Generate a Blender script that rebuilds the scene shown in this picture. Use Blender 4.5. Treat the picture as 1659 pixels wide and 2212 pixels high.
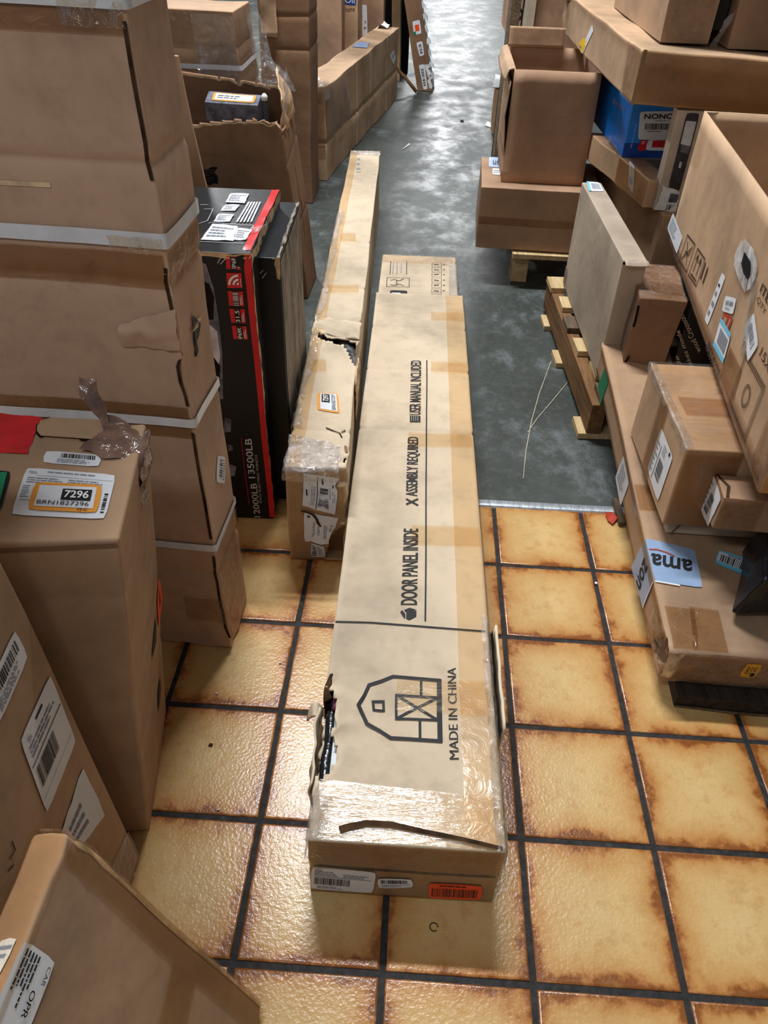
import bpy, bmesh, math, random
from mathutils import Vector, Matrix, noise

for o in list(bpy.data.objects): bpy.data.objects.remove(o)
SC = bpy.context.scene
COL = SC.collection

# ------------------------------------------------------------------ camera
cd = bpy.data.cameras.new('camera'); cam = bpy.data.objects.new('camera', cd); COL.objects.link(cam)
cd.sensor_fit = 'HORIZONTAL'; cd.sensor_width = 36.0; cd.lens = 1640.076 * 36.0 / 1659.0
cd.clip_start = 0.02; cd.clip_end = 200
cam.matrix_world = (Matrix.Translation((0.2094, -0.4062, 1.2008)) @ Matrix.Rotation(0.035771, 4, 'Z')
                    @ Matrix.Rotation(math.pi / 2 - 0.698664, 4, 'X') @ Matrix.Rotation(0.034506, 4, 'Z'))
SC.camera = cam

# ------------------------------------------------------------------ world, lamps, exposure
w = bpy.data.worlds.new('hall'); SC.world = w; w.use_nodes = True
bg = w.node_tree.nodes['Background']; bg.inputs[0].default_value = (0.92, 0.96, 1.0, 1); bg.inputs[1].default_value = 0.13
def lamp(name, loc, sx, sy, watts, rz=0.0, col=(0.965, 0.985, 1.0)):
    ld = bpy.data.lights.new(name, 'AREA'); ld.shape = 'RECTANGLE'; ld.size = sx; ld.size_y = sy; ld.energy = watts; ld.color = col
    lo = bpy.data.objects.new(name, ld); COL.objects.link(lo); lo.location = loc; lo.rotation_euler = (0, 0, rz)
    return lo
lamp('ceiling_lamp', (-0.30, 2.60, 4.4), 1.7, 0.17, 225)
lamp('ceiling_lamp', (-2.7, 7.5, 3.1), 0.3, 1.3, 330)
lamp('ceiling_lamp', (-0.7, -0.9, 2.6), 1.2, 0.3, 17)
lamp('ceiling_lamp', (0.6, 13.0, 3.2), 1.3, 0.3, 240)
lamp('ceiling_lamp', (0.6, 22.0, 3.4), 1.6, 0.5, 420)
lamp('ceiling_lamp', (0.9, 32.0, 3.4), 2.0, 0.5, 500)
vs = SC.view_settings
vs.view_transform = 'Standard'; vs.look = 'None'; vs.exposure = 0.12; vs.gamma = 1.0; vs.use_curve_mapping = False

# ------------------------------------------------------------------ materials
def lin(c):
    return tuple(((x / 255) / 12.92 if x / 255 <= 0.04045 else ((x / 255 + 0.055) / 1.055) ** 2.4) for x in c) + (1,)
class NT:
    def __init__(s, name):
        s.m = bpy.data.materials.new(name); s.m.use_nodes = True; s.t = s.m.node_tree; s.t.nodes.clear()
        s.out = s.n('ShaderNodeOutputMaterial')
    def n(s, typ, **kw):
        nd = s.t.nodes.new(typ)
        for k, v in kw.items():
            if hasattr(nd, k) and k not in nd.inputs: setattr(nd, k, v)
            else: s.i(nd, k, v)
        return nd
    def i(s, nd, k, v):
        sock = nd.inputs[k]
        if hasattr(v, 'is_output') or isinstance(v, bpy.types.NodeSocket): s.t.links.new(v, sock)
        else: sock.default_value = v
    def noise(s, vec, scale, detail=4, rough=0.55, dist=0.0):
        nd = s.n('ShaderNodeTexNoise'); s.i(nd, 'Vector', vec); s.i(nd, 'Scale', scale); s.i(nd, 'Detail', detail); s.i(nd, 'Roughness', rough); s.i(nd, 'Distortion', dist)
        return nd.outputs['Fac']
    def ramp(s, fac, stops, interp='LINEAR'):
        nd = s.n('ShaderNodeValToRGB'); s.i(nd, 'Fac', fac); cr = nd.color_ramp; cr.interpolation = interp
        while len(cr.elements) < len(stops): cr.elements.new(0.5)
        for e, (p, c) in zip(cr.elements, stops): e.position = p; e.color = c if len(c) == 4 else tuple(c) + (1,)
        return nd.outputs['Color']
    def math(s, op, a, b=None, c=None, clamp=False):
        nd = s.n('ShaderNodeMath'); nd.operation = op; nd.use_clamp = clamp
        for k, v in enumerate((a, b, c)):
            if v is not None: s.i(nd, k, v)
        return nd.outputs[0]
    def mix(s, fac, a, b, mode='MIX'):
        nd = s.n('ShaderNodeMix'); nd.data_type = 'RGBA'; nd.blend_type = mode
        s.i(nd, 0, fac); s.i(nd, 6, a); s.i(nd, 7, b)
        return nd.outputs[2]
    def bump(s, h, strength=0.3, dist=0.01):
        nd = s.n('ShaderNodeBump'); s.i(nd, 'Height', h); s.i(nd, 'Strength', strength); s.i(nd, 'Distance', dist)
        return nd.outputs[0]
    def vec(s, scale=None):
        v = s.n('ShaderNodeTexCoord').outputs['Object']
        if scale is not None:
            mp = s.n('ShaderNodeMapping'); s.i(mp, 'Vector', v); s.i(mp, 'Scale', scale); v = mp.outputs[0]
        return v
    def bsdf(s, col, rough=0.6, spec=0.4, normal=None, **kw):
        b = s.n('ShaderNodeBsdfPrincipled'); s.i(b, 'Base Color', col); s.i(b, 'Roughness', rough); s.i(b, 'Specular IOR Level', spec)
        if normal is not None: s.i(b, 'Normal', normal)
        for k, v in kw.items(): s.i(b, k.replace('_', ' '), v)
        return b.outputs[0]
    def done(s, sh):
        s.t.links.new(sh, s.out.inputs['Surface']); return s.m

def cardboard(name, rgb, stain=0.35, rough=0.78, spec=0.25, wrinkle=0.25):
    t = NT(name); v = t.vec()
    n1 = t.noise(v, 3.2, 5, 0.6); n2 = t.noise(v, 28, 3, 0.6)
    a = lin(rgb); dk = lin(tuple(c * 0.80 for c in rgb)); lt = lin(tuple(min(255, c * 1.07) for c in rgb))
    c = t.ramp(n1, [(0.30, dk), (0.52, a), (0.75, lt)])
    c = t.mix(t.math('MULTIPLY', t.math('SUBTRACT', n2, 0.5, clamp=True), 1.1, clamp=True), c, lin(tuple(x * 0.72 for x in rgb)))
    n3 = t.noise(v, 7.5, 6, 0.72, 0.6)
    st = t.ramp(n3, [(0.60, (0, 0, 0, 1)), (0.78, (1, 1, 1, 1))])
    c = t.mix(t.math('MULTIPLY', st, stain), c, lin((rgb[0] * 0.52, rgb[1] * 0.48, rgb[2] * 0.45)))
    pt = t.n('ShaderNodeNewGeometry').outputs['Pointiness']
    wear = t.math('MULTIPLY', t.ramp(t.math('ADD', pt, t.math('MULTIPLY', t.math('SUBTRACT', n2, 0.5), 0.05)), [(0.515, (0, 0, 0, 1)), (0.60, (1, 1, 1, 1))]), 0.45)
    c = t.mix(wear, c, lin(tuple(min(255, x * 1.18 + 14) for x in rgb)))
    h = t.math('ADD', t.math('MULTIPLY', t.noise(v, 11, 3, 0.5), 0.9), t.math('MULTIPLY', t.noise(v, 70, 2), 0.06))
    return t.done(t.bsdf(c, rough, spec, t.bump(h, wrinkle, 0.012)))
def plain(name, rgb, rough=0.55, spec=0.4, var=0.06, bump=0.0, **kw):
    t = NT(name); v = t.vec(); n = t.noise(v, 35, 3)
    c = t.ramp(n, [(0.3, lin(tuple(x * (1 - var) for x in rgb))), (0.7, lin(tuple(min(255, x * (1 + var)) for x in rgb)))])
    nm = t.bump(t.noise(v, 60, 3), bump, 0.005) if bump else None
    return t.done(t.bsdf(c, rough, spec, nm, **kw))
def film(name, tint, fac=0.12, rough=0.12, scale=70, bump=0.8, aniso=(1, 1, 1), haze=0.0, hazecol=(230, 232, 235)):
    """thin adhesive tape / stretch film: tinted clear sheet with a wrinkled glossy face"""
    t = NT(name); v = t.vec(aniso)
    h = t.noise(v, scale, 4, 0.6, 0.8)
    nm = t.bump(h, bump, 0.012)
    tr = t.n('ShaderNodeBsdfTransparent'); t.i(tr, 'Color', lin(tint))
    gl = t.n('ShaderNodeBsdfGlossy'); t.i(gl, 'Color', (1, 1, 1, 1)); t.i(gl, 'Roughness', rough); t.i(gl, 'Normal', nm)
    fr = t.n('ShaderNodeFresnel'); t.i(fr, 'IOR', 1.45); t.i(fr, 'Normal', nm)
    mx = t.n('ShaderNodeMixShader'); t.i(mx, 0, t.math('MULTIPLY_ADD', fr.outputs[0], 0.45, fac, clamp=True)); t.i(mx, 1, tr.outputs[0]); t.i(mx, 2, gl.outputs[0])
    sh = mx.outputs[0]
    if haze:
        df = t.n('ShaderNodeBsdfDiffuse'); t.i(df, 'Color', lin(hazecol))
        m2 = t.n('ShaderNodeMixShader')
        hz = t.math('MULTIPLY', t.ramp(t.noise(v, scale * 0.5, 4, 0.7, 1.0), [(0.35, (0, 0, 0, 1)), (0.7, (1, 1, 1, 1))]), haze)
        t.i(m2, 0, hz); t.i(m2, 1, sh); t.i(m2, 2, df.outputs[0]); sh = m2.outputs[0]
    return t.done(sh)

M = {}
M['kraft'] = cardboard('kraft cardboard', (175, 143, 114))
M['kraft_red'] = cardboard('reddish kraft cardboard', (169, 135, 108), 0.3)
M['kraft_tall'] = cardboard('dusty kraft cardboard', (193, 161, 136), 0.3)
M['kraft_dark'] = cardboard('worn dark kraft cardboard', (135, 103, 78), 0.45)
M['kraft_pale'] = cardboard('pale kraft cardboard', (208, 189, 163), 0.14)
M['kraft_tan'] = cardboard('tan kraft cardboard', (187, 155, 124), 0.25)
M['kraft_grey'] = cardboard('greyish kraft cardboard', (172, 156, 138), 0.12)
M['kraft_old'] = cardboard('old soiled cardboard', (155, 127, 96), 0.5)
M['white_card'] = cardboard('pale grey cardboard', (190, 176, 158), 0.25)
M['fluted'] = plain('fluted board core', (62, 46, 32), 0.9, 0.1, 0.35)
M['torn'] = plain('torn paper fibre', (206, 180, 146), 0.9, 0.1, 0.2)
M['paper'] = plain('white label paper', (226, 230, 236), 0.45, 0.4, 0.02)
M['paper_dim'] = plain('off white label paper', (206, 208, 212), 0.5, 0.35, 0.04)
M['ink'] = plain('black ink', (26, 26, 30), 0.6, 0.3, 0.05)
M['ink_grey'] = plain('grey ink', (132, 136, 146), 0.6, 0.3, 0.05)
M['ink_brown'] = plain('brown ink', (66, 48, 36), 0.7, 0.2, 0.1)
M['ink_red'] = plain('red ink', (178, 62, 40), 0.6, 0.3, 0.1)
M['orange'] = plain('orange sticker', (236, 158, 58), 0.45, 0.4, 0.02)
M['orange_red'] = plain('fluorescent orange sticker', (250, 78, 28), 0.45, 0.4, 0.05)
M['yellow'] = plain('yellow sticker', (246, 200, 40), 0.45, 0.4, 0.03)
M['green'] = plain('green print', (10, 132, 88), 0.5, 0.4, 0.04)
M['blue_tape'] = plain('light blue printed tape', (146, 170, 204), 0.35, 0.45, 0.03)
M['sky_blue'] = plain('sky blue print', (110, 200, 238), 0.45, 0.4, 0.03)
M['red'] = plain('red print', (208, 28, 34), 0.35, 0.45, 0.06)
M['red_tape'] = plain('glossy red tape', (206, 34, 44), 0.22, 0.5, 0.08, 0.25)
M['silver'] = plain('silver print', (196, 196, 202), 0.4, 0.4, 0.12)
M['white_print'] = plain('white print', (236, 238, 240), 0.45, 0.4, 0.02)
M['black_box'] = plain('black coated board', (11, 12, 15), 0.4, 0.4, 0.25, 0.1)
M['black_blue'] = plain('blue black coated board', (15, 19, 25), 0.36, 0.45, 0.2, 0.12)
M['black'] = plain('matt black', (12, 12, 13), 0.8, 0.2, 0.2)
M['dark_plastic'] = plain('black plastic bag', (20, 24, 30), 0.25, 0.5, 0.2, 0.6)
M['worn_black'] = None
M['blue'] = plain('blue coated board', (28, 128, 232), 0.3, 0.5, 0.05, 0.1)
M['navy'] = plain('dark blue print', (10, 66, 150), 0.35, 0.5, 0.05)
M['strap'] = plain('white plastic strapping', (222, 226, 232), 0.32, 0.5, 0.04, 0.15)
M['foam'] = plain('white foam', (232, 238, 240), 0.85, 0.2, 0.04, 0.6)
M['purple'] = plain('purple plastic', (128, 70, 92), 0.4, 0.5, 0.25)
M['photo_grey'] = plain('grey photo print', (92, 92, 104), 0.4, 0.4, 0.35)
M['photo_dark'] = plain('dark photo print', (46, 44, 52), 0.35, 0.4, 0.4)
M['brown_film'] = plain('crumpled brown plastic tape', (118, 92, 80), 0.16, 0.6, 0.2, 0.7)
M['scrap_white'] = plain('white scrap paper', (226, 228, 228), 0.6, 0.3, 0.05, 0.4)
M['straw'] = plain('pale string', (196, 188, 168), 0.8, 0.2, 0.1)
M['tape'] = film('clear brown packing tape', (250, 242, 229), 0.012, 0.16, 26, 0.10, (1, 1, 1))
M['tape_dark'] = film('aged brown packing tape', (238, 226, 209), 0.025, 0.2, 30, 0.3)
M['tape_shiny'] = film('crinkled clear tape', (248, 241, 230), 0.035, 0.12, 50, 0.7, (1, 1, 1), 0.07)
M['film'] = film('crinkled stretch film', (246, 246, 246), 0.08, 0.08, 55, 0.9, (1, 1, 1), 0.20)
M['film_streak'] = film('ribbed clear tape', (247, 240, 229), 0.028, 0.10, 16, 0.11, (1, 6, 1), 0.06)
M['handle'] = film('frosted plastic handle', (232, 236, 240), 0.15, 0.3, 40, 0.3, (1, 1, 1), 0.95)
def m_wood(name, a, b, rough=0.75):
    t = NT(name); v = t.vec((40, 3, 40)); n = t.noise(v, 1.3, 5, 0.65, 0.7); n2 = t.noise(t.vec(), 9, 4)
    c = t.mix(t.math('MULTIPLY', n2, 0.5), t.ramp(n, [(0.3, lin(b)), (0.65, lin(a))]), lin(b))
    return t.done(t.bsdf(c, rough, 0.25, t.bump(n, 0.4, 0.006)))
M['wood'] = m_wood('pale pine', (226, 202, 158), (176, 146, 100))
M['wood_brown'] = m_wood('brown weathered wood', (150, 112, 72), (92, 62, 38))
M['wood_grey'] = m_wood('grey weathered wood', (132, 112, 88), (74, 60, 46))
M['wood_dark'] = m_wood('dark dirty wood', (70, 58, 48), (26, 22, 20))
def m_worn():
    t = NT('scuffed side board'); v = t.vec((14, 14, 5)); n = t.noise(v, 2.0, 6, 0.7, 0.5)
    c = t.ramp(n, [(0.36, lin((52, 48, 46))), (0.52, lin((128, 116, 102))), (0.72, lin((164, 154, 140)))])
    return t.done(t.bsdf(c, 0.6, 0.35, t.bump(n, 0.5, 0.01)))
M['worn_black'] = m_worn()

def m_tile():
    t = NT('glazed quarry tile'); tc = t.n('ShaderNodeTexCoord'); v = tc.outputs['Object']; rnd = t.n('ShaderNodeObjectInfo').outputs['Random']
    sh = t.n('ShaderNodeCombineXYZ'); t.i(sh, 0, t.math('MULTIPLY', rnd, 37.0)); t.i(sh, 1, t.math('MULTIPLY', rnd, 91.0)); t.i(sh, 2, t.math('MULTIPLY', rnd, 13.0))
    ad = t.n('ShaderNodeVectorMath'); ad.operation = 'ADD'; t.i(ad, 0, v); t.i(ad, 1, sh.outputs[0]); vv = ad.outputs[0]
    sep = t.n('ShaderNodeSeparateXYZ'); t.i(sep, 0, v)
    dx = t.math('SUBTRACT', 0.1027, t.math('ABSOLUTE', sep.outputs[0])); dy = t.math('SUBTRACT', 0.1027, t.math('ABSOLUTE', sep.outputs[1]))
    d = t.math('SMOOTH_MIN', dx, dy, 0.02)
    nA = t.noise(vv, 13, 3, 0.6); nB = t.noise(vv, 42, 5, 0.66); nC = t.noise(vv, 110, 3, 0.6)
    d = t.math('ADD', d, t.math('MULTIPLY', t.math('SUBTRACT', nB, 0.5), 0.034))
    d = t.math('ADD', d, t.math('MULTIPLY', t.math('SUBTRACT', nA, 0.48), 0.06))
    d = t.math('ADD', d, t.math('MULTIPLY', t.math('SUBTRACT', nC, 0.5), 0.010))
    d = t.math('SUBTRACT', d, t.math('MULTIPLY', rnd, 0.004))
    c = t.ramp(t.math('MULTIPLY', d, 10.0), [(0.0, lin((136, 80, 36))), (0.05, lin((170, 108, 54))), (0.13, lin((194, 142, 82))), (0.26, lin((204, 160, 100))), (0.5, lin((211, 174, 115))), (1.0, lin((216, 184, 127)))])
    mott = t.math('MULTIPLY', t.ramp(nB, [(0.50, (0, 0, 0, 1)), (0.72, (1, 1, 1, 1))]), 0.6)
    c = t.mix(mott, c, lin((190, 136, 76)))
    mot2 = t.math('MULTIPLY', t.ramp(t.noise(vv, 23, 5, 0.7, 0.4), [(0.56, (0, 0, 0, 1)), (0.76, (1, 1, 1, 1))]), 0.45)
    c = t.mix(mot2, c, lin((178, 136, 78)))
    dirt = t.math('MULTIPLY', t.ramp(t.noise(vv, 300, 2, 0.5), [(0.72, (0, 0, 0, 1)), (0.78, (1, 1, 1, 1))]), 0.35)
    c = t.mix(dirt, c, lin((96, 70, 44)))
    h = t.math('ADD', t.noise(vv, 190, 2, 0.5), t.math('MULTIPLY', nB, 0.9))
    r = t.math('ADD', 0.19, t.math('MULTIPLY', nC, 0.14))
    return t.done(t.bsdf(c, r, 0.5, t.bump(h, 0.15, 0.004)))
M['tile'] = m_tile()
def m_grout():
    t = NT('dark grout'); v = t.vec(); n = t.noise(v, 60, 4, 0.7)
    c = t.ramp(n, [(0.3, lin((30, 28, 28))), (0.62, lin((54, 52, 53))), (0.85, lin((96, 94, 94)))])
    return t.done(t.bsdf(c, 0.75, 0.3, t.bump(n, 0.5, 0.004)))
M['grout'] = m_grout()
def m_concrete():
    t = NT('worn sealed concrete'); v = t.vec()
    n = t.noise(v, 0.9, 6, 0.65, 0.4); n2 = t.noise(v, 9, 6, 0.7); n3 = t.noise(v, 70, 4, 0.7); n4 = t.noise(t.vec((1.5, 1.0, 1)), 3.4, 8, 0.74, 0.15); n5 = t.noise(v, 26, 5, 0.75)
    c = t.ramp(n, [(0.28, lin((52, 56, 54))), (0.5, lin((68, 73, 70))), (0.75, lin((88, 95, 92)))])
    c = t.mix(t.math('MULTIPLY', t.ramp(n2, [(0.45, (0, 0, 0, 1)), (0.7, (1, 1, 1, 1))]), 0.5), c, lin((56, 59, 54)))
    c = t.mix(t.math('MULTIPLY', t.ramp(n5, [(0.5, (0, 0, 0, 1)), (0.68, (1, 1, 1, 1))]), 0.28), c, lin((110, 116, 110)))
    wear = t.math('MULTIPLY', t.ramp(n4, [(0.54, (0, 0, 0, 1)), (0.66, (1, 1, 1, 1))]), 0.30)
    c = t.mix(wear, c, lin((150, 160, 164)))
    sp = t.math('MULTIPLY', t.ramp(n3, [(0.62, (0, 0, 0, 1)), (0.72, (1, 1, 1, 1))]), 0.35)
    c = t.mix(sp, c, lin((160, 158, 148)))
    r = t.math('ADD', 0.36, t.math('MULTIPLY', t.ramp(n4, [(0.4, (0, 0, 0, 1)), (0.62, (1, 1, 1, 1))]), 0.24))
    h = t.math('ADD', t.math('MULTIPLY', n3, 0.35), t.math('MULTIPLY', n5, 0.5))
    return t.done(t.bsdf(c, r, 0.4, t.bump(h, 0.10, 0.004)))
M['concrete'] = m_concrete()
def m_metal():
    t = NT('scuffed metal edging'); v = t.vec((30, 8, 8)); n = t.noise(v, 2.2, 5, 0.7)
    c = t.ramp(n, [(0.26, lin((90, 94, 96))), (0.42, lin((168, 176, 182))), (0.75, lin((205, 212, 218)))])
    return t.done(t.bsdf(c, 0.38, 0.5, t.bump(n, 0.4, 0.004), Metallic=0.55))
M['metal'] = m_metal()

# ------------------------------------------------------------------ mesh helpers
class MB:
    """collects quads and strips, then links ONE mesh object"""
    def __init__(s): s.v = []; s.f = []
    def quad(s, *p):
        k = len(s.v); s.v += [Vector(q) for q in p]; s.f.append(tuple(range(k, k + len(p))))
    def grid(s, fn, nu, nv):
        k = len(s.v)
        for j in range(nv + 1):
            for i in range(nu + 1): s.v.append(Vector(fn(i / nu, j / nv)))
        for j in range(nv):
            for i in range(nu):
                a = k + j * (nu + 1) + i; s.f.append((a, a + 1, a + nu + 2, a + nu + 1))
    def tube(s, pts, r, n=8, cap=True):
        k = len(s.v); P = [Vector(p) for p in pts]; m = len(P)
        for i, p in enumerate(P):
            d = (P[min(i + 1, m - 1)] - P[max(i - 1, 0)]).normalized()
            a = d.cross(Vector((0, 0, 1))); a = a.normalized() if a.length > 1e-4 else Vector((1, 0, 0)); b = d.cross(a)
            rr = r[i] if isinstance(r, (list, tuple)) else r
            for q in range(n):
                t = 2 * math.pi * q / n; s.v.append(p + a * math.cos(t) * rr + b * math.sin(t) * rr)
        for i in range(m - 1):
            for q in range(n): s.f.append((k + i * n + q, k + i * n + (q + 1) % n, k + (i + 1) * n + (q + 1) % n, k + (i + 1) * n + q))
        if cap: s.f.append(tuple(k + q for q in range(n))[::-1]); s.f.append(tuple(k + (m - 1) * n + q for q in range(n)))
    def hexa(s, c):
        k = len(s.v); s.v += [Vector(q) for q in c]
        for f in ((0, 1, 5, 4), (1, 2, 6, 5), (2, 3, 7, 6), (3, 0, 4, 7), (4, 5, 6, 7), (3, 2, 1, 0)): s.f.append(tuple(k + i for i in f))
    def build(s, name, mat, parent=None, smooth=True, bev=0, thick=0, world=True):
        me = bpy.data.meshes.new(name)
        off = root_loc(parent) if (parent is not None and world) else Vector()
        me.from_pydata([v - off for v in s.v], [], s.f); me.update()
        if mat is not None: me.materials.append(M[mat] if isinstance(mat, str) else mat)
        if smooth: me.polygons.foreach_set('use_smooth', [True] * len(me.polygons))
        o = bpy.data.objects.new(name, me); COL.objects.link(o); o.parent = parent
        if thick:
            md = o.modifiers.new('thickness', 'SOLIDIFY'); md.thickness = thick; md.offset = -1
        if bev:
            md = o.modifiers.new('bevel', 'BEVEL'); md.width = bev; md.segments = 2; md.limit_method = 'ANGLE'; md.angle_limit = math.radians(35); md.harden_normals = True
        return o
def root_loc(o):
    v = Vector()
    while o is not None: v = v + o.location; o = o.parent
    return v
def tag(o, label, cat, group=None):
    o['label'] = label; o['category'] = cat
    if group: o['group'] = group
    return o
def empty(name, loc):
    o = bpy.data.objects.new(name, None); o.empty_display_size = 0.05; COL.objects.link(o); o.location = loc; return o

_tc = {}
def glyphs(txt, bold=0.0):
    """outline text as flat 2D mesh data, scaled to the unit box"""
    if (txt, bold) in _tc: return _tc[(txt, bold)]
    cu = bpy.data.curves.new('lettering', 'FONT'); cu.body = txt; cu.offset = bold; cu.resolution_u = 3; cu.fill_mode = 'FRONT'
    ob = bpy.data.objects.new('lettering', cu)
    me = bpy.data.meshes.new_from_object(ob)
    bm = bmesh.new(); bm.from_mesh(me); bmesh.ops.triangulate(bm, faces=bm.faces[:]); bm.verts.ensure_lookup_table()
    V = [(v.co.x, v.co.y) for v in bm.verts]; F = [tuple(v.index for v in f.verts) for f in bm.faces]; bm.free()
    bpy.data.objects.remove(ob); bpy.data.curves.remove(cu); bpy.data.meshes.remove(me)
    x0 = min(p[0] for p in V); x1 = max(p[0] for p in V); y0 = min(p[1] for p in V); y1 = max(p[1] for p in V)
    r = ([((p[0] - x0) / (x1 - x0), (p[1] - y0) / (y1 - y0)) for p in V], F); _tc[(txt, bold)] = r
    return r
def inside(poly, x, y):
    c = False; n = len(poly); j = n - 1
    for i in range(n):
        xi, yi = poly[i]; xj, yj = poly[j]
        if (yi > y) != (yj > y) and x < (xj - xi) * (y - yi) / (yj - yi) + xi: c = not c
        j = i
    return c

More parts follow.
